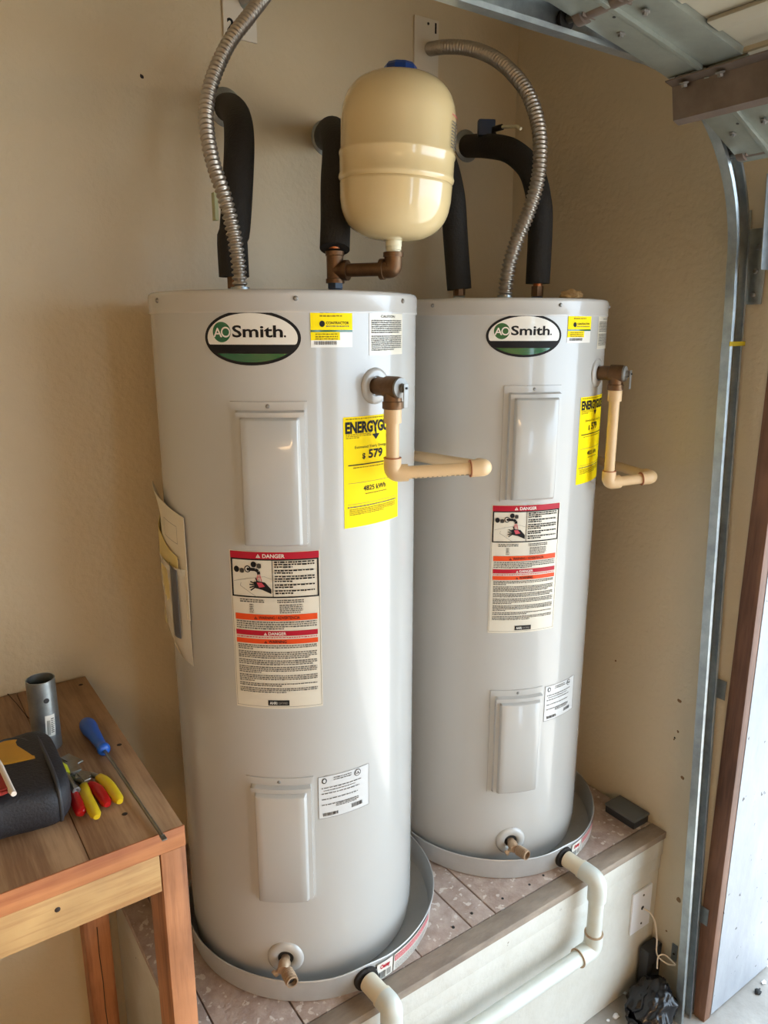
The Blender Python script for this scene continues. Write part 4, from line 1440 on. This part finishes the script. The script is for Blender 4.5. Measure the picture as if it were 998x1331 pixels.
# raised sectional door
gd = thing('garage_door', 'raised sectional steel garage door hanging in the curved track overhead', 'garage door', (1.3, 0, 2.2))
yE = .950
Y1 = -3.85
def section(p_lo, p_hi, name, ribs):
    """p_lo, p_hi: (x, z) of lower and upper edge of the inner face"""
    A_, B_ = Vector((p_lo[0], 0, p_lo[1])), Vector((p_hi[0], 0, p_hi[1]))
    u = (B_ - A_).normalized()
    nrm = Vector((-u.z, 0, u.x))
    if nrm.z < 0: nrm = -nrm                # outward: up, away from the room
    L_ = (B_ - A_).length
    def M4():
        m = Matrix((Vector((0, 1, 0)), u, nrm)).transposed().to_4x4()   # x->Y, y->along section, z->outward
        m.translation = A_
        return m
    Mx = M4()
    sec = W(obj(name, box(bmesh.new(), Y1, yE - .004, .002, L_ - .002, .016, .020, 0, Mx), M_doorback, None, smooth=False), gd)
    # stiles: two folded bands at the near end, and one at the far end
    for a, b, d, m in ((yE - .062, yE, 0, M_galvd), (yE - .140, yE - .066, .003, M_galvd), (Y1, Y1 + .08, 0, M_galvd)):
        bm = box(bmesh.new(), a, b, .004, L_ - .004, d, .0155, .001, Mx)
        W2(obj('stile', bm, m), sec)
    W2(obj('fold', box(bmesh.new(), yE - .071, yE - .061, .008, L_ - .008, -.004, .012, .0015, Mx), M_galvd), sec)
    for k, r_ in enumerate(ribs):
        bm = box(bmesh.new(), Y1 + .09, yE - .142, r_ * L_, r_ * L_ + .035, .008, .0155, .002, Mx)
        W2(obj('rib', bm, M_doorback), sec)
    for (yy, ss) in ((yE - .03, .36), (yE - .038, .66), (yE - .10, .42)):
        W2(LT('bolt', [(0, -.007), (.004, -.007), (.0045, -.003), (.0075, -.002), (.0075, 0), (0, 0)], M_chrome, None, 6, Mx @ Matrix.Translation((yy, ss * L_, 0)), 20), sec)
    W2(LT('punched_hole', [(0, -.0006), (.0028, -.0005), (.003, 0)], M_ink, None, 8, Mx @ Matrix.Translation((yE - .052, .45 * L_, 0))), sec)
    return sec, Mx, L_
def W2(o, sec):
    """sub-part modelled in world space"""
    o.parent = sec
    o.matrix_parent_inverse = (Matrix.Translation(Vector(gd.location))).inverted() @ Matrix()
    o.matrix_parent_inverse = Matrix()
    return o
sA, MA, LA = section((1.288, 2.290), (.785, 2.378), 'door_section', (.16, .36, .62, .82))
sB, MB, LB = section((1.545, 2.176), (1.292, 2.286), 'door_section', (.30,))
sC, MC, LC = section((.780, 2.379), (.275, 2.379), 'door_section', (.16, .36, .62, .82))
sD, MD, LD = section((.270, 2.379), (-.235, 2.379), 'door_section', (.16, .36, .62, .82))
# strut across the joint
u = Vector((-.985, 0, .17)).normalized()
bm = bmesh.new()
sweep(bm, [Vector((1.300, yE + .004, 2.280)), Vector((1.300, Y1, 2.280))], [Vector((-.97, 0, .22))] * 2, Vector((.2, 0, -.98)), [(.022, 0), (.0, 0), (0, .056), (-.018, .058), (-.018, .0556), (-.0022, .0536), (-.0022, -.0022), (.022, -.0022)])
W(obj('strut', bm, M_strut, None, smooth=False), gd)
for yy in (yE - .028, yE - .098, yE - .4, yE - .8):
    W(LT('strut_bolt', [(0, .008), (.005, .008), (.0055, .003), (.009, .002), (.009, 0)], M_chrome, None, 6, frame((1.29, yy, 2.279), (.2, 0, -.98)), 20), gd)
# hinges with rollers in the track
def roller(px, py, xc, zc):
    y0 = .978
    h = W(TB('roller_stem', [(xc, y0 - .008, zc), (xc, y0 - .16, zc)], .0075, M_tool, None, 12), gd)
    W(LT('roller_wheel', [(0, -.004), (.012, -.004), (.0165, -.0035), (.017, 0), (.0165, .0035), (.012, .004), (0, .004)], M_dark, None, 24, frame((xc, y0 - .001, zc), (0, 1, 0))), gd)
    W(TB('hinge_sleeve', [(xc, y0 - .045, zc), (xc, y0 - .13, zc)], .013, M_strut, None, 14), gd)
    W(TB('hinge_collar', [(xc, y0 - .03, zc), (xc, y0 - .045, zc)], .018, M_strut, None, 14), gd)
    bm = bmesh.new()
    box(bm, xc - .016, xc + .016, y0 - .053, y0 - .050, zc - .012, zc + .045, .002)
    box(bm, xc - .016, xc + .016, y0 - .123, y0 - .120, zc - .012, zc + .045, .002)
    W(obj('hinge_bracket', bm, M_strut), gd)
roller(0, 0, 1.035, 2.343)
roller(0, 0, 1.530, 2.196)
# brighter stain and red tape near the strut
W(BX('red_tape', 1.36, 1.372, -.1, yE - .15, 2.235, 2.2365, M_red), gd)
